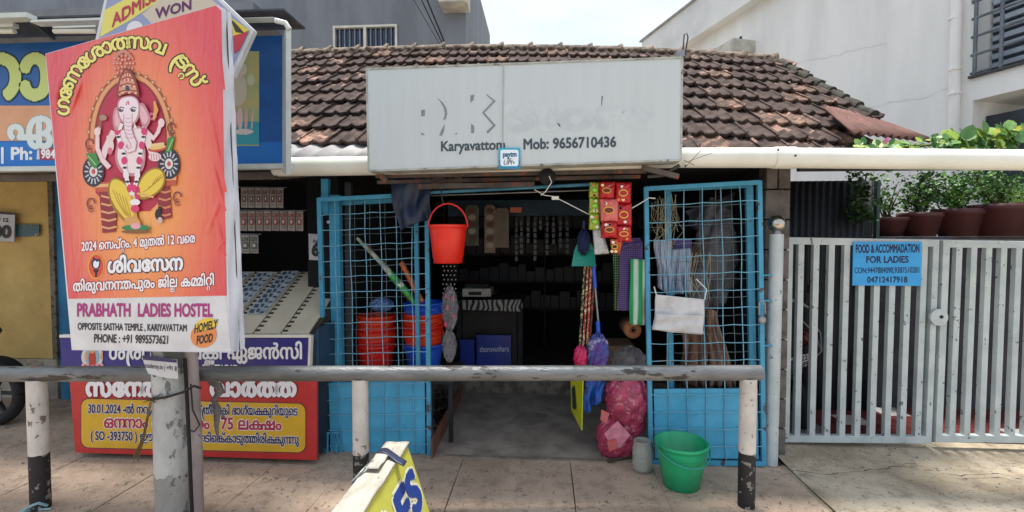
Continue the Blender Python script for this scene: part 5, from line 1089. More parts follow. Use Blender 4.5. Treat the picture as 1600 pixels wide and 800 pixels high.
MB().grid(lambda u, v: Vector((-.80 + .15 * u, 2.22 - .05 * u + .05 * v + .01 * math.sin(u * 6), zt_ + .036 + .006 * math.sin(u * 8) - .10 * max(0, u - .62))), 14, 4).build('navy_strap', M('navy_strap', '2a3450', '1c2438', rough=.5), ab, solid=.004)
MB().grid(lambda u, v: Vector((-.80 + .06 * u - .0 * v, 2.08 + .22 * v, zt_ + .032 + .004 * math.sin(v * 12))), 4, 10).build('white_strip', mWw, ab, solid=.004)
MB().tube([(-.79, 2.2, zt_ + .02), (-.80, 2.1, zt_ + .035), (-.83, 2.0, zt_ + .01), (-.84, 2.03, zt_ - .02)], .006).build('wire_loop', mGalv, ab)
# ================================================================== lottery shop at the left
ls = thing('lottery_shop', 'lottery stall with yellow side wall and dark inside at the left of the picture', 'shop', (-2.8, 4.5, 0))
A = at(79, 305, 4.2)
MB().box((-8, 4.2, .38), (A.x, 4.35, 2.4)).build('yellow_wall', mYel, ls)
MB().box((-8, 4.19, 0), (A.x + .02, 4.36, .375)).build('plinth', M('plinth_white', 'b5aea0', '8c8578', rough=.95, scale=5, chip=.6, chipcol='6e675c', chipscale=8), ls)
MB().box((A.x + .002, 4.17, .38), (A.x + .05, 4.23, 2.3)).build('edge_strip', M('edge_grey', '7c7468', '5c5448', rough=.95, chip=.55, chipcol='4a3e30', chipscale=30), ls)
MB().box((A.x + .055, 4.19, .0), (at(125, 400, 4.19).x, 4.23, 2.3)).build('blue_panel', M('panel_blue', '2a7fae', '20648c', rough=.6, scale=4, chip=.66, chipcol='38586a', chipscale=8), ls)
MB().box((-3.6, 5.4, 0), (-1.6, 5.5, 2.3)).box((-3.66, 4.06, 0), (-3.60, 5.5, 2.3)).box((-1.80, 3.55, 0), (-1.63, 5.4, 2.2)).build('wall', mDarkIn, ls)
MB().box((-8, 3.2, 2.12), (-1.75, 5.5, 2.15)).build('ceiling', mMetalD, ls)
for k in range(4): MB().box((-8, 3.0 + .12 * k, 1.895 + .02 * k), (-1.72, 3.05 + .12 * k, 1.935 + .02 * k)).build('batten', M('batten', '6c6258', '4c443c', rough=.9), ls)
cal = thing('result_sheet', 'white lottery result sheet with large zeros pinned on the yellow wall', 'notice', tuple(at(5, 377, 4.05)))
MB().slab([at(x, y, 4.14) for x, y in ((-18, 330), (23, 333), (22, 378), (-18, 376))], (0, .004, 0)).build('paper', M('paper_grey', 'c3c6cc', 'b3b6bc', rough=.7), cal)
text('500', (-26, 370), (17, 371), 26, PY(4.14), bki, cal, bold=.06, off=.003); text('SEP 12', (-14, 346), (13, 347), 9, PY(4.14), bki, cal, off=.003, bold=.03)
pshape([(-18, 330), (23, 333), (23, 336), (-18, 333)], PY(4.14), flat('2c2c34'), cal, off=.003)
o = MB().slab([at(x, y, 4.17) for x, y in ((25, 350), (61, 351), (61, 369), (25, 370))], (0, .004, 0)).build('photo_card', M('photo_print', '3f6670', '2f5058', rough=.5, scale=9, chip=.58, chipcol='a88a6a', chipscale=20)); tag(o, 'small teal photo card beside the result sheet on the yellow wall', 'card')
sx_ = thing('price_sheet', 'white sheet printed with a large six hanging behind the left mesh door', 'notice', tuple(at(498, 406, 3.5)))
MB().slab([at(x, y, 3.5) for x, y in ((482, 365), (512, 367), (513, 407), (483, 406))], (0, .004, 0)).build('paper', M('paper_grey', 'c3c6cc'), sx_); text('60', (487, 399), (511, 400), 27, PY(3.5), bki, sx_, bold=.06, off=.003); text('ലക്ഷം', (489, 379), (508, 380), 8, PY(3.5), bki, sx_, off=.003, bold=.02)
# hanging ticket rows
mTk = M('ticket_card', '9a948e', '77706c', rough=.6, scale=10, rnd=1)
for (x0, x1, y0, y1, n, lab, ic) in ((376, 443, 294, 325, 6, 'upper row of lottery tickets hanging under the blue signboard', '5a2c2a'), (374, 474, 330, 361, 8, 'longest middle row of lottery tickets with reddish print', '8c3a34'), (376, 404, 367, 396, 2, 'short lowest row of two lottery tickets beside the poster', '3a5048')):
    t = thing('ticket_row', lab, 'lottery tickets', tuple(at((x0 + x1) / 2, y1, 3.35)), 'rows of hanging lottery tickets'); w_ = (x1 - x0) / n
    MB().tube([at(x0 - 40, y0 - 2, 3.36), at(x1 + 4, y0 - 1, 3.36)], .003, n=6).build('string', mGalv, t)
    for k in range(n):
        a = x0 + k * w_; tk = MB().slab([at(x, y, 3.35 + random.uniform(-.006, .006)) for x, y in ((a + .4, y0), (a + w_ - .6, y0), (a + w_ - .4, y1), (a + .6, y1 - .5))], (0, .003, 0)).build('ticket', mTk, t)
        P_ = PY(3.338); text('L%d' % (34 + k), (a + 1.5, y0 + 9), (a + w_ - 2, y0 + 9), 8, P_, flat(ic), tk, bold=.05, rows=14, off=.002); pshape(pq(a + 3, y0 + 12, a + w_ - 3, y0 + 22), P_, flat(ic), tk, off=.002); pshape(pq(a + 4.5, y0 + 14, a + w_ - 5, y0 + 19), P_, flat('b4aca6'), tk, off=.003); pshape(pq(a + 3, y0 + 25, a + w_ - 3, y0 + 26.5), P_, flat('6a645e'), tk, off=.002)
# counter
GL, GR = gnd(121, 706, .035), gnd(497, 717, .035); GL.z = GR.z = 0
cdv = (GR - GL).normalized(); cn = Vector((cdv.y, -cdv.x, 0)); PC = Pl(GL, cn)
ct = thing('lottery_counter', 'red and yellow lottery counter with sloping ticket display and purple fascia', 'counter', tuple((GL + GR) / 2))
TLc, TRc = PC.hit(110, 527), PC.hit(486, 527); zt2 = (TLc.z + TRc.z) / 2
dpt = -cn
Bz = .06; body = MB(); rw_ = [GL + Vector((0, 0, Bz)), PC.hit(495, 712), PC.hit(497, 597), PC.hit(113, 597)]
mRedC = M('counter_red', 'c43232', 'b82c2c', rough=.4, bump=.05); mPur = M('counter_purple', '2f2c82', '292674', rough=.4, bump=.05)
body.slab([GL + Vector((0, 0, Bz)), GR + Vector((-.01, 0, Bz)), GR + Vector((-.01, 0, zt2 - .01)), Vector((GL.x, GL.y, zt2 - .01))], dpt * .55); body.build('body', M('counter_side', '232b38', '1b222c', rough=.6), ct)
rp0 = MB().slab([PC.hit(122, 705), PC.hit(497, 717), PC.hit(497, 590), PC.hit(113, 590)], cn * .02).build('red_panel', mRedC, ct)
pp0 = MB().slab([PC.hit(104, 575), PC.hit(484, 577), PC.hit(486, 527), PC.hit(100, 527)], cn * .028).build('purple_fascia', mPur, ct)
MB().slab([PC.hit(100, 526), PC.hit(486, 526), PC.hit(486, 522), PC.hit(100, 522)], cn * .032).build('white_trim', mPipe, ct)
MB().slab([PC.hit(484, 577), PC.hit(488, 577), PC.hit(490, 523), PC.hit(486, 523)], cn * .032).build('white_trim', mPipe, ct)
q = [PC.hit(489, 598), PC.hit(497, 598), PC.hit(497, 512), PC.hit(489, 524)]; MB().slab([p - cn * .01 for p in q], dpt * .3).build('side_panel', M('counter_side_blue', '1f4a66', '183a50'), ct)
for px in (150, 470): w0 = gnd(px, 716, 0) + dpt * .12; MB().tube([Vector((w0.x - .012, w0.y, .03)), Vector((w0.x + .012, w0.y, .03))], .03, n=14).build('castor', blk, ct)
mC2 = Pl(GL + cn * .022, cn)
def rrect(x0, y0, x1, y1, r, sk=0): 
    o = []
    for cx, cy, a0 in ((x1 - r, y0 + r, -90), (x1 - r, y1 - r, 0), (x0 + r, y1 - r, 90), (x0 + r, y0 + r, 180)):
        for k in range(6): a = R(a0 + 18 * k); o.append((cx + r * math.cos(a), cy + r * math.sin(a) + sk * (cx - x0)))
    return o
pshape(rrect(126, 622, 478, 700, 12, .023), mC2, flat('2a2a50'), rp0, off=.0006); pshape(rrect(127, 623, 477, 699, 12, .023), mC2, M('panel_yellow', 'dcb02e', 'd2a628', rough=.45, bump=.05), rp0, off=.0012)
redL, nvy = flat('b02848'), flat('23265a'); wl_ = flat('eeeef2')
def T2(s, a, b_, em, col, out_, bo=.075, bi=.03, rows=26, pl_=mC2, par=rp0, o0=.002):
    if out_: text(s, a, b_, em, pl_, out_, par, off=o0, bold=bo, rows=rows)
    text(s, a, b_, em, pl_, col, par, off=o0 + .0012, bold=bi, rows=rows)
T2('സേന~താഷ  വാർത~ത', (134, 618.5), (463, 619), 37, wl_, flat('8c2030'), .10, .055)
T2('30.01.2024 -ൽ നറുക്ക~െടുത~ത സ്^തീശക_തി ഭാഗ്യക~കുറിയുെട', (137, 645), (465, 649), 19, nvy, wl_)
T2('ഒന~നാം സമ~മാനം : 75 ലക~ഷം', (162, 668), (440, 671.5), 25, redL, wl_)
T2('( SO -393750 ) ഈ ഏജൻസി േനടിെക്കാടുത~തിരിക~കുന~നു', (141, 687), (467, 693.5), 19, nvy, wl_)
PF = Pl(GL + cn * .030, cn)
T2('ശ^രീ മഹാലക_ഷ_മി ഏജൻസി', (170, 561), (473, 560), 31, wl_, None, pl_=PF, par=pp0)
T2('കാര്യവട_ടം', (300, 583), (378, 584), 24, wl_, None, pl_=PF, par=pp0)
pshape(ell(144, 558, 17, 19, 24), PF, flat('dcd6d0'), pp0, off=.001); pshape(ell(144, 557, 12, 14, 20), PF, flat('8cb8c8'), pp0, off=.0016)
pshape([(139, 570), (138, 556), (142, 546), (147, 546), (150, 556), (150, 570)], PF, flat('b84434'), pp0, off=.0022, smooth=1); pshape(ell(144, 548, 3.4, 4.5, 12), PF, flat('d8a878'), pp0, off=.0028); pshape([(140, 544), (144, 537), (148, 544)], PF, flat('d8a838'), pp0, off=.0030)
for k in range(9): pshape(ell(130 + 3.6 * k, 571 + 1.5 * math.sin(k * 2), 3, 3, 8), PF, flat('c84a5c' if k % 2 else 'e0a8b0'), pp0, off=.0034)
for x in (132, 156): curve_ = pshape([(x, 560), (x + 3, 549), (x + 5, 549), (x + 4, 562)], PF, flat('d8a878'), pp0, off=.0026)
# sloping display: boards with ticket slots
C0 = PC.hit(484, 522); C0 = Vector((C0.x, C0.y, C0.z + .004)); yb = C0.y + .66; backz = at(500, 425, yb).z
sl0 = Vector((TLc.x, TLc.y, C0.z)); up_ = Vector((0, .66, backz - C0.z))
Lx = (C0 - sl0).length; dx_ = (C0 - sl0).normalized()
nrmS = dx_.cross(up_).normalized(); nrmS = nrmS if nrmS.z > 0 else -nrmS
def sp(a, v, h=0): return sl0 + dx_ * a + up_ * v + nrmS * h
mCrm = M('cream_board', 'cfc6b0', 'c2b9a2', rough=.6, scale=4)
dk = M('slot_dark', '3a352e', '2a2622', rough=.9)
MB().slab([sp(-.02, 0, -.035), sp(Lx + .02, 0, -.035), sp(Lx + .02, 1, -.035), sp(-.02, 1, -.035)], nrmS * .02).build('display_base', dk, ct)
MB().slab([sp(-.02, 0, -.036), sp(Lx + .02, 0, -.036), sp(Lx + .02, 1, -.036), sp(-.02, 1, -.036)], Vector((0, 0, -.06))).slab([sp(-.02, 1, -.04), sp(Lx, 1, -.04), sp(Lx, 1, -.04) - Vector((0, 0, .5)), sp(-.02, 1, -.04) - Vector((0, 0, .5))], (0, .02, 0)).build('display_support', dk, ct)
W_ = (442 - 400) / (486 - 110) * Lx * 1.02; k = 0; a1 = Lx + .0 - (484 - 442) / (486 - 110) * Lx + W_
a1 = Lx * (442 - 110) / (376) + W_
while a1 > .05 and k < 8:
    a0 = a1 - W_
    x0_, x1_ = max(a0 + .006, 0), min(a1 - .006, Lx + .005)
    bd_ = MB().slab([sp(x0_, 0, -.012), sp(x1_, 0, -.012), sp(x1_, 1, -.012), sp(x0_, 1, -.012)], nrmS * .012).build('display_board', mCrm, ct)
    nb = MB()
    for j in range(16): v = j / 16 + .02; nb.slab([sp(x0_, v, .0006), sp(x0_ + .03, v, .0006), sp(x0_ + .03, v + .022, .0006), sp(x0_, v + .022, .0006)], nrmS * .004)
    nb.build('ticket_clip', dk, bd_)
    if k >= 2:
        for j in range(9):
            v = .26 + j * .082 if k == 2 else .16 + j * .09
            if v > .92: break
            tkk = MB().slab([sp(x0_ + .035, v, .004), sp(x1_ - .012, v, .004), sp(x1_ - .012, v + .066, .016), sp(x0_ + .035, v + .066, .016)], nrmS * .002).build('ticket', M('ticket_print', 'b4bcc2', '7d8c98', rough=.5, scale=30, rnd=1), bd_)
            tb_ = MB()
            for (u0, u1, w0, w1) in ((.1, .35, .15, .8), (.45, .62, .3, .9), (.7, .92, .15, .45)):
                wx_ = x1_ - x0_ - .047; X0 = x0_ + .035 + wx_ * u0; X1 = x0_ + .035 + wx_ * u1; tb_.add([sp(X0, v + .066 * w0, .0075 + .012 * w0), sp(X1, v + .066 * w0, .0075 + .012 * w0), sp(X1, v + .066 * w1, .0075 + .012 * w1), sp(X0, v + .066 * w1, .0075 + .012 * w1)], [(0, 1, 2, 3)])
            tb_.build('ticket_mark', flat('37485a'), tkk) if False else None
            t3 = tb_.build('ticket_mark', flat('37485a'), bd_)
    a1 = a0; k += 1
o = crumple('plastic_bag', 'small crumpled pink bag wedged between the counter and left mesh door', 'plastic bag', 496, 602, 3.3, 8, 10, plastic('pink_bag', 'd0487c', 'a8305c'), 41, .35)
# blue signboard of the lottery shop
YB = 2.92; PBd = PY(YB)
bs_ = thing('lottery_signboard', 'large blue lottery shop signboard with cream frame, behind the red poster', 'signboard', tuple(at(250, 272, YB)))
mBd = M('board_blue', '1f5fa8', '1a559a', rough=.4, bump=.03); mFrC = M('cream_aluminium', 'c9cfc8', 'b4bab4', rough=.45, scale=6, chip=.7, chipcol='8c918c', chipscale=14)
pbox(-420, 55, 446, 265, YB, .02).build('board', mBd, bs_)
fb = MB(); fb.hexa([at(447, 272, YB - .28), at(455, 272, YB - .28), at(455, 42, YB - .28), at(447, 42, YB - .28)], [at(441, 268, YB - .001) , at(446, 268, YB - .001), at(446, 60, YB - .001), at(441, 60, YB - .001)])
fb.build('right_cheek', mFrC, bs_)
a = at(-420, 268, YB - .05); b_ = at(452, 268, YB - .05); MB().box((a.x, YB - .06, a.z - .018), (b_.x, YB - .002, a.z + .012)).build('bottom_rail', mFrC, bs_)
for (x0, x1) in ((-420, 47), (53, 190), (196, 430)):
    A_, B_ = at(x0, 37, 2.62), at(x1, 29, 2.62); MB().box((A_.x, 2.60, A_.z), (B_.x, 2.66, B_.z)).build('hood_rail', mFrC, bs_)
MB().tube([at(430, 32, 2.62), at(446, 36, 2.63), at(452, 46, 2.64)], .015).build('hood_corner', mFrC, bs_)
for x in (50, 193, 330): MB().bar(at(x, 34, 2.63), at(x + 34, 60, 2.915), .02).build('hood_arm', mMetalD, bs_)
A_, B_ = at(-420, 58, 2.9), at(446, 44, 2.9); MB().box((A_.x, 2.68, at(0, 33, 2.66).z + .02), (at(440, 0, 2.66).x, 2.93, at(0, 33, 2.66).z + .03)).build('hood_sheet', mMetalD, bs_)
for (x0, x1, lab) in ((-60, 23, 'fluorescent tube lamp over the signboard at the far left edge'), (85, 152, 'fluorescent tube lamp over the signboard left of the poster top')):
    tl_ = thing('tube_lamp', lab, 'tube lamp', tuple(at((x0 + x1) / 2, 50, 2.72)), 'tube lamps over the blue signboard'); p0, p1_ = at(x0, 49, 2.72), at(x1, 49, 2.72)
    MB().tube([p0, p1_], .014, n=12).build('tube', M('tube_glass', 'dcdccb', 'd0d0c0', rough=.3, bump=0), tl_); MB().box((p0.x, 2.71, p0.z + .016), (p1_.x, 2.745, p0.z + .04)).build('batten', mPipe, tl_)
ora, wht2, grn = M('board_orange', 'd8a078', 'cf9870', rough=.45, bump=0), flat('d6e2e0'), flat('c6d684')
pshape(pq(-200, 165, 200, 220), PBd, ora, bs_, off=.001); pshape(pq(-200, 222, 446, 264), PBd, flat('1d74c4'), bs_, off=.001)
T2('മഹാ', (-150, 151), (80, 151), 112, grn, flat('123a4c'), .075, .05, 60, PBd, bs_, .002)
T2('സി ഏ', (-85, 216), (82, 217), 60, wht2, flat('8aa0a0'), .06, .045, 50, PBd, bs_, .002)
text('മം | Ph:', (-42, 249), (51, 249), 27, PBd, flat('e2e8ee'), bs_, off=.003, bold=.035, rows=28)
pshape(pq(62, 231, 130, 250), PBd, flat('a83a50'), bs_, off=.003); text('9847', (64, 247), (93, 247), 19, PBd, flat('f0f0f0'), bs_, off=.004, bold=.035, rows=24); pshape([(57, 249), (58, 236), (61, 232), (62, 249)], PBd, flat('d0d8dc'), bs_, off=.0035)
pic = pshape(pq(340, 80, 405, 228), PBd, M('picture_wash', 'c8b878', '9ab88c', rough=.45, scale=5, bump=0), bs_, off=.002, name='picture')
pshape(pq(340, 190, 405, 226), PBd, flat('3aa0b0'), pic, off=.003); 
for k in range(5): pshape([(352 + 10 * k, 202), (346 + 12 * k, 178 - (4 if k == 2 else 0)), (356 + 10 * k, 165), (364 + 8 * k, 180), (362 + 8 * k, 203)], PBd, flat('d8b0b0' if k % 2 else 'e0c4c0'), pic, off=.0034 + .0004 * k, smooth=1)
pshape(ell(372, 140, 14, 26, 20), PBd, flat('d0c8b4'), pic, off=.003); pshape(ell(378, 108, 8, 10, 16), PBd, flat('d8ccb8'), pic, off=.0034); pshape(ell(392, 125, 6, 9, 14), PBd, flat('c8d0b0'), pic, off=.0034)
pshape([(355, 205), (385, 200), (400, 206), (380, 212)], PBd, flat('d8d0cc'), pic, off=.0052, smooth=1)
# motorcycle at the left edge
mb = thing('parked_motorcycle', 'motorcycle cut off by the left edge, rear wheel with silver disc', 'motorcycle', tuple(gnd(-8, 664)))
W0 = gnd(-8, 664); Yw = W0.y; wc = Vector((W0.x, Yw, .265))
def ring(r, rr_, mat, name, y=0, n=36): return MB().tube([wc + Vector((math.cos(2 * math.pi * k / n) * r, y, math.sin(2 * math.pi * k / n) * r)) for k in range(n + 1)], rr_, n=12, cap=False).build(name, mat, mb)
ty = ring(.225, .043, M('tyre_rubber', '232021', '161415', rough=.85, bump=.6, bscale=60), 'tyre'); ring(.185, .012, mMetalD, 'rim')
dsk = MB(); n = 40; vs = []
for k in range(n): a = 2 * math.pi * k / n; r_ = .125 + (.007 if (k // 2) % 2 else 0); vs.append(wc + Vector((math.cos(a) * r_, -.05, math.sin(a) * r_)))
vi = [wc + Vector((math.cos(2 * math.pi * k / n) * .088, -.05, math.sin(2 * math.pi * k / n) * .088)) for k in range(n)]
dsk.add(vs + vi, [(k, (k + 1) % n, n + (k + 1) % n, n + k) for k in range(n)]); dsk.build('brake_disc', mGalv, mb, solid=.006)
for k in range(6): a = k * math.pi / 3; MB().bar(wc, wc + Vector((math.cos(a) * .185, 0, math.sin(a) * .185)), .025).build('spoke', mMetalD, mb)
mg = MB(); mg.grid(lambda u, v: wc + Vector((math.cos(R(20 + 140 * u)) * .285, -.06 + .12 * v, math.sin(R(20 + 140 * u)) * .285)), 20, 4); mg.build('mudguard', blk, mb, solid=.006)
MB().tube([wc + Vector((-.5, -.06, .18)), wc + Vector((-.1, -.06, .42)), wc + Vector((.02, -.06, .5))], .045, n=10).build('silencer', mMetalD, mb)
MB().tube([wc, wc + Vector((-.45, 0, .1)), wc + Vector((-.85, 0, .35)), wc + Vector((-1.0, 0, .62))], .028, n=8).tube([wc + Vector((-.45, 0, .1)), wc + Vector((-.35, 0, .45)), wc + Vector((-1.0, 0, .55))], .022, n=8).build('frame', mMetalD, mb)
MB().tube([wc + Vector((-1.27, 0, 0)), wc + Vector((-1.08, 0, .45)), wc + Vector((-1.0, 0, .72))], .026, n=8).tube([wc + Vector((-.98, -.3, .78)), wc + Vector((-1.0, 0, .72)), wc + Vector((-.98, .3, .78))], .014, n=8).build('fork', mGalv, mb)
wf_ = wc + Vector((-1.27, 0, 0)); MB().tube([wf_ + Vector((math.cos(2 * math.pi * k / 36) * .225, 0, math.sin(2 * math.pi * k / 36) * .225)) for k in range(37)], .04, n=10, cap=False).build('tyre', M('tyre_rubber', '232021'), mb)
MB().ball(wc + Vector((-.78, 0, .52)), .14, 20, (1.5, .9, .8)).build('fuel_tank', M('maroon_paint', '5a1c1e'), mb)
MB().ball(wc + Vector((-.55, 0, .12)), .13, 14, (1.2, .8, .9)).build('engine', mMetalD, mb)
MB().ball(wc + Vector((-.22, 0, .50)), .13, 20, (2.2, .9, .55)).build('seat', M('seat_vinyl', '3a2c2a', '281e1c', rough=.5), mb)
# ================================================================== pots and plants
rr = random.Random(21)
mLeafs = [M('leaf_a', '3f6a2a', '2c5220', rough=.5, bump=0, scale=20), M('leaf_b', '5c8a34', '477428', rough=.5, bump=0, scale=20), M('leaf_c', '2c4c26', '1f3a1c', rough=.5, bump=0, scale=20)]
def leafset(centers, n, size, mat, name, par, spread=(1, 1, 1), narrow=.35):
    b = MB()
    for _ in range(n):
        c, rad = rr.choice(centers); d_ = Vector((rr.gauss(0, 1) * spread[0], rr.gauss(0, 1) * spread[1], rr.gauss(0, 1) * spread[2])); 
        if d_.length > 2: continue
        p = c + d_ * rad * .55; t = Vector((rr.uniform(-1, 1), rr.uniform(-1, 1), rr.uniform(-.4, 1))).normalized(); s = t.cross(Vector((rr.uniform(-1, 1), rr.uniform(-1, 1), rr.uniform(-1, 1)))).normalized(); L_ = size * rr.uniform(.6, 1.3); nn = t.cross(s)
        b.add([p, p + t * L_ * .5 + s * L_ * narrow + nn * L_ * .08, p + t * L_ - nn * L_ * .1, p + t * L_ * .5 - s * L_ * narrow + nn * L_ * .08], [(0, 1, 2), (0, 2, 3)])
    return b.build(name, mat, par)
mPot = M('maroon_pot', '4c2022', '3a181a', rough=.6, scale=4)
plabs = ['leftmost and smallest maroon pot on the wall, sparse leggy plant', 'second maroon pot from the shutter, dense dark bushy plant', 'third maroon pot, bright small leaved plant', 'large fourth maroon pot with a thick stemmed plant', 'last maroon pot cut by the right picture edge']
for i, (x0, x1, yr, yb_, Y, hgt) in enumerate(((1361, 1412, 340, 374, 4.45, 62), (1408, 1464, 333, 374, 4.42, 58), (1464, 1527, 327, 374, 4.38, 50), (1523, 1597, 320, 375, 4.30, 50), (1594, 1680, 316, 375, 4.25, 60))):
    xc = (x0 + x1) / 2; c = at(xc, yb_, Y); c.z = 1.532; rim = at(xc, yr, Y).z; h = rim - c.z; r_ = (x1 - x0) / 2 * Y / F
    t = thing('potted_plant', plabs[i], 'potted plant', tuple(c), 'potted plants on the wall behind the gate')
    MB().lathe(c, [(0, .0), (r_ * .68, 0), (r_ * .93, h * .8), (r_, h * .82), (r_, h), (r_ * .9, h), (r_ * .88, h * .8), (0, h * .78)], 28).build('pot', mPot, t)
    s_ = MB(); cens = []
    for k in range(7):
        e = at(xc + rr.uniform(-.45, .45) * (x1 - x0) * 1.15, yr - rr.uniform(.25, 1) * hgt, Y + rr.uniform(-.12, .12)); b0 = Vector((c.x + rr.uniform(-.04, .04), Y, rim - .02)); m_ = b0.lerp(e, .5) + Vector((rr.uniform(-.03, .03), 0, 0)); s_.tube([b0, m_, e], [.008, .006, .003] if i != 3 else [.014, .01, .004], n=5); cens += [(e, .11), (m_, .09), (e.lerp(m_, .4), .12)]
    s_.build('stem', M('stem_brown', '5a4a38', '46382a', rough=.9), t)
    dens = (230, 600, 500, 460, 460)[i]
    leafset(cens, int(dens * 1.5), .034, mLeafs[2 if i == 1 else 0], 'foliage', t); leafset(cens, dens // 2, .045, mLeafs[1], 'foliage', t)
cp = thing('creeper_plant', 'dark leafy creeper hanging against the shutter left of the pots', 'plant', tuple(at(1345, 345, 4.15)))
cens = [(at(1348 + rr.uniform(-14, 10), y, 4.15), .06) for y in range(275, 345, 6)] + [(at(1330 + k * 4, 328 + k * 2, 4.15), .04) for k in range(8)]
MB().tube([at(1355, 270, 4.15), at(1345, 310, 4.15), at(1352, 345, 4.15)], .006).build('stem', mWood, cp); leafset(cens, 420, .045, mLeafs[2], 'foliage', cp); leafset(cens, 90, .04, mLeafs[0], 'foliage', cp)
# palm-like fronds at right edge
pf = thing('fern_plant', 'light green feathery fronds at the right edge above the pots', 'plant', tuple(at(1590, 345, 4.9)))
for k in range(9):
    a0 = at(1592, 330, 4.9); e = at(1540 + k * 13, 292 + abs(k - 4) * 5, 4.9 + rr.uniform(-.2, .2)); b = MB(); P = [a0.lerp(e, t_ / 8) + Vector((0, 0, .12 * math.sin(t_ / 8 * 3.14))) for t_ in range(9)]; b.tube(P, .004, n=4)
    for i_, p in enumerate(P[1:]):
        for s_ in (-1, 1): b.add([p, p + Vector((.03 * s_, .0, -.05)), p + Vector((.012 * s_ + .01, 0, -.07))], [(0, 1, 2)])
    b.build('frond', M('frond_green', '7a9c3a', '5c8030', rough=.5, bump=0), pf)
# creeper on the canopy: broad leaves one by one
vn = thing('flowering_vine', 'bright green broad leaved vine with yellow and pink blooms on top of the gutter', 'vine', tuple(at(1480, 232, 3.2)))
def leafmesh(name, mat):
    vs = [(0, 0, 0), (.3, .18, .05), (.46, .5, .0), (.3, .85, -.06), (0, 1.08, -.16), (-.3, .85, -.06), (-.46, .5, 0), (-.3, .18, .05), (0, .5, -.06)]; me = bpy.data.meshes.new(name)
    me.from_pydata(vs, [], [(0, 1, 8), (1, 2, 8), (2, 3, 8), (3, 4, 8), (4, 5, 8), (5, 6, 8), (6, 7, 8), (7, 0, 8)]); me.materials.append(mat); me.polygons.foreach_set('use_smooth', [True] * 8); me.update(); return me
lms = [leafmesh('leaf', M('vine_a', '6f9648', '557a3a', rough=.45, bump=0, scale=2, rnd=1)), leafmesh('leaf', M('vine_b', '9ab04c', '84a040', rough=.45, bump=0, scale=2, rnd=1)), leafmesh('leaf', M('vine_c', '4c7a3c', '3c6830', rough=.45, bump=0, scale=2, rnd=1))]
vo = Vector(vn.location)
def topy(px): return 226 if px < 1400 else (226 - (px - 1400) * .145 if px < 1520 else 208 - (px - 1520) * .06)
for k in range(290):
    px = 1340 + 330 * rr.random() ** .8; ty_ = topy(px) + rr.uniform(-3, 2); py = rr.uniform(ty_, 240); Y = rr.uniform(3.10, 3.32)
    p = at(px, py, Y); p.z = max(p.z, 2.03); o = bpy.data.objects.new('leaf', rr.choice(lms)); COL.objects.link(o); o.parent = vn; o.location = p - vo
    s_ = rr.uniform(.04, .07) * (1.25 if px > 1480 else .8); o.scale = (s_,) * 3; o.rotation_euler = (rr.uniform(.5, 1.7), rr.uniform(-.5, .5), rr.uniform(-.9, .9))
MB().tube([at(1335, 232, 3.2), at(1420, 230, 3.25), at(1500, 222, 3.25), at(1620, 215, 3.25), at(1680, 212, 3.25)], .008, n=6).tube([at(1400, 230, 3.3), at(1520, 220, 3.3), at(1660, 214, 3.3)], .006, n=6).build('stem', M('vine_stem', '6b6a3c', '55542e'), vn)
for (px, py, c) in ((1385, 219, 'c04a90'), (1381, 222, 'a8407c'), (1557, 205, 'd8c83a'), (1590, 201, 'd8c83a')):
    b = MB(); c0 = at(px, py, 3.1)
    for k in range(7): a = 2 * math.pi * k / 7; b.add([c0, c0 + Vector((math.cos(a - .35) * .012, -.006, math.sin(a - .35) * .012)), c0 + Vector((math.cos(a) * .018, -.012, math.sin(a) * .018)), c0 + Vector((math.cos(a + .35) * .012, -.006, math.sin(a + .35) * .012))], [(0, 1, 2, 3)])
    b.build('flower', flat(c, .5), vn)
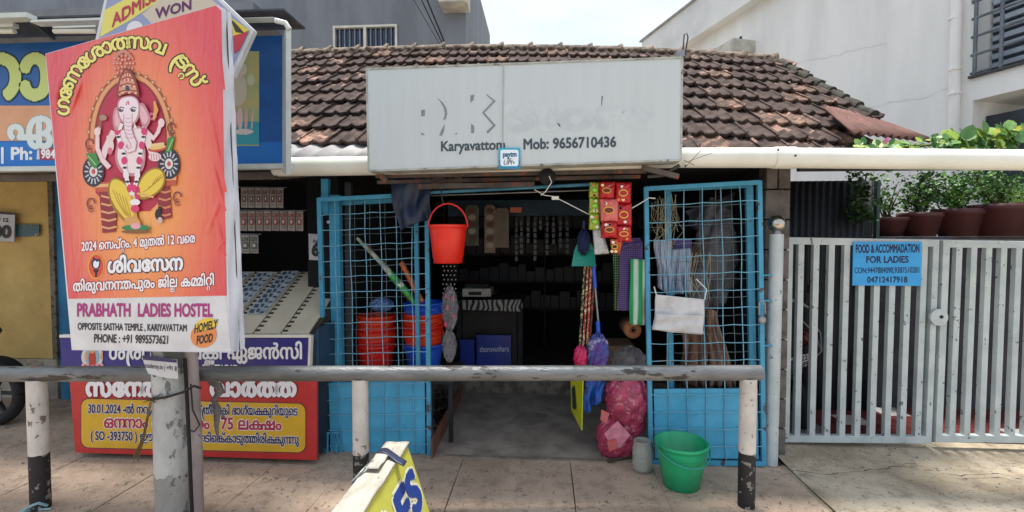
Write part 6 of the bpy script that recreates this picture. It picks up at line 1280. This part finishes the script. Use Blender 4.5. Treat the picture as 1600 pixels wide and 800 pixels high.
tag(MB().tube([at(645, -30, 7), at(668, 20, 7.2), at(697, 80, 7.4)], .009, n=6).tube([at(655, -30, 7), at(690, 55, 7.2), at(700, 82, 7.4)], .012, n=6).tube([at(635, -20, 7), at(692, 78, 7.4)], .005, n=5).build('overhead_cable', blk), 'black service cables coming down in front of the grey building', 'cable')
tag(MB().tube([at(1070, 262, 2.8), at(1095, 235, 2.84)], .002, n=4).tube([at(1066, 256, 2.84), at(1100, 243, 2.84), at(1112, 240, 2.84)], .0018, n=4).tube([at(1068, 250, 2.84), at(1085, 258, 2.84)], .002, n=4).build('twig', mWood), 'thin dry twigs stuck at the lower right corner of the shop sign', 'twigs')

# ================================================================== grit on the paving
gr = MB(); rr = random.Random(77)
for k in range(1500):
    x = rr.uniform(-4.5, 5.5); y = rr.uniform(1.9, 3.24 if x < 1.6 else 3.6)
    if rr.random() < .35: y = (3.2 if x < 1.6 else 3.5) - abs(rr.gauss(0, .05))
    s_ = rr.uniform(.0015, .0055); c = Vector((x, y, (.003 if x < 1.6 else .02 + .012 * max(0, (y - 3.2)) ) + s_ * .3))
    v = [c + Vector((s_ * rr.uniform(.6, 1.3) * a, s_ * rr.uniform(.6, 1.3) * b_, s_ * .6 * z_)) for a, b_, z_ in ((1, 0, 0), (0, 1, 0), (-1, 0, 0), (0, -1, 0), (0, 0, 1))]
    gr.add(v, [(0, 1, 4), (1, 2, 4), (2, 3, 4), (3, 0, 4)])
g_ = gr.build('grit', M('grit_stone', 'b8ac9c', '6e6458', rough=.9, scale=3, rnd=0)); g_['kind'] = 'stuff'
bs = MB()
for k in range(34):
    x = rr.uniform(-4, 5); y = rr.uniform(2.2, 3.2); t = rr.uniform(0, 6.28); L_ = rr.uniform(.008, .02); d_ = Vector((math.cos(t), math.sin(t), 0)); e_ = Vector((-d_.y, d_.x, 0)); c = Vector((x, y, .006 if x < 1.6 else .03))
    bs.add([c, c + d_ * L_ + e_ * L_ * .35 + Vector((0, 0, .004)), c + d_ * L_ * 2, c + d_ * L_ - e_ * L_ * .35 + Vector((0, 0, .004))], [(0, 1, 2, 3)])
g_ = bs.build('litter', M('dry_leaf', '7c6848', '5a4a34', rough=.9)); g_['kind'] = 'stuff'
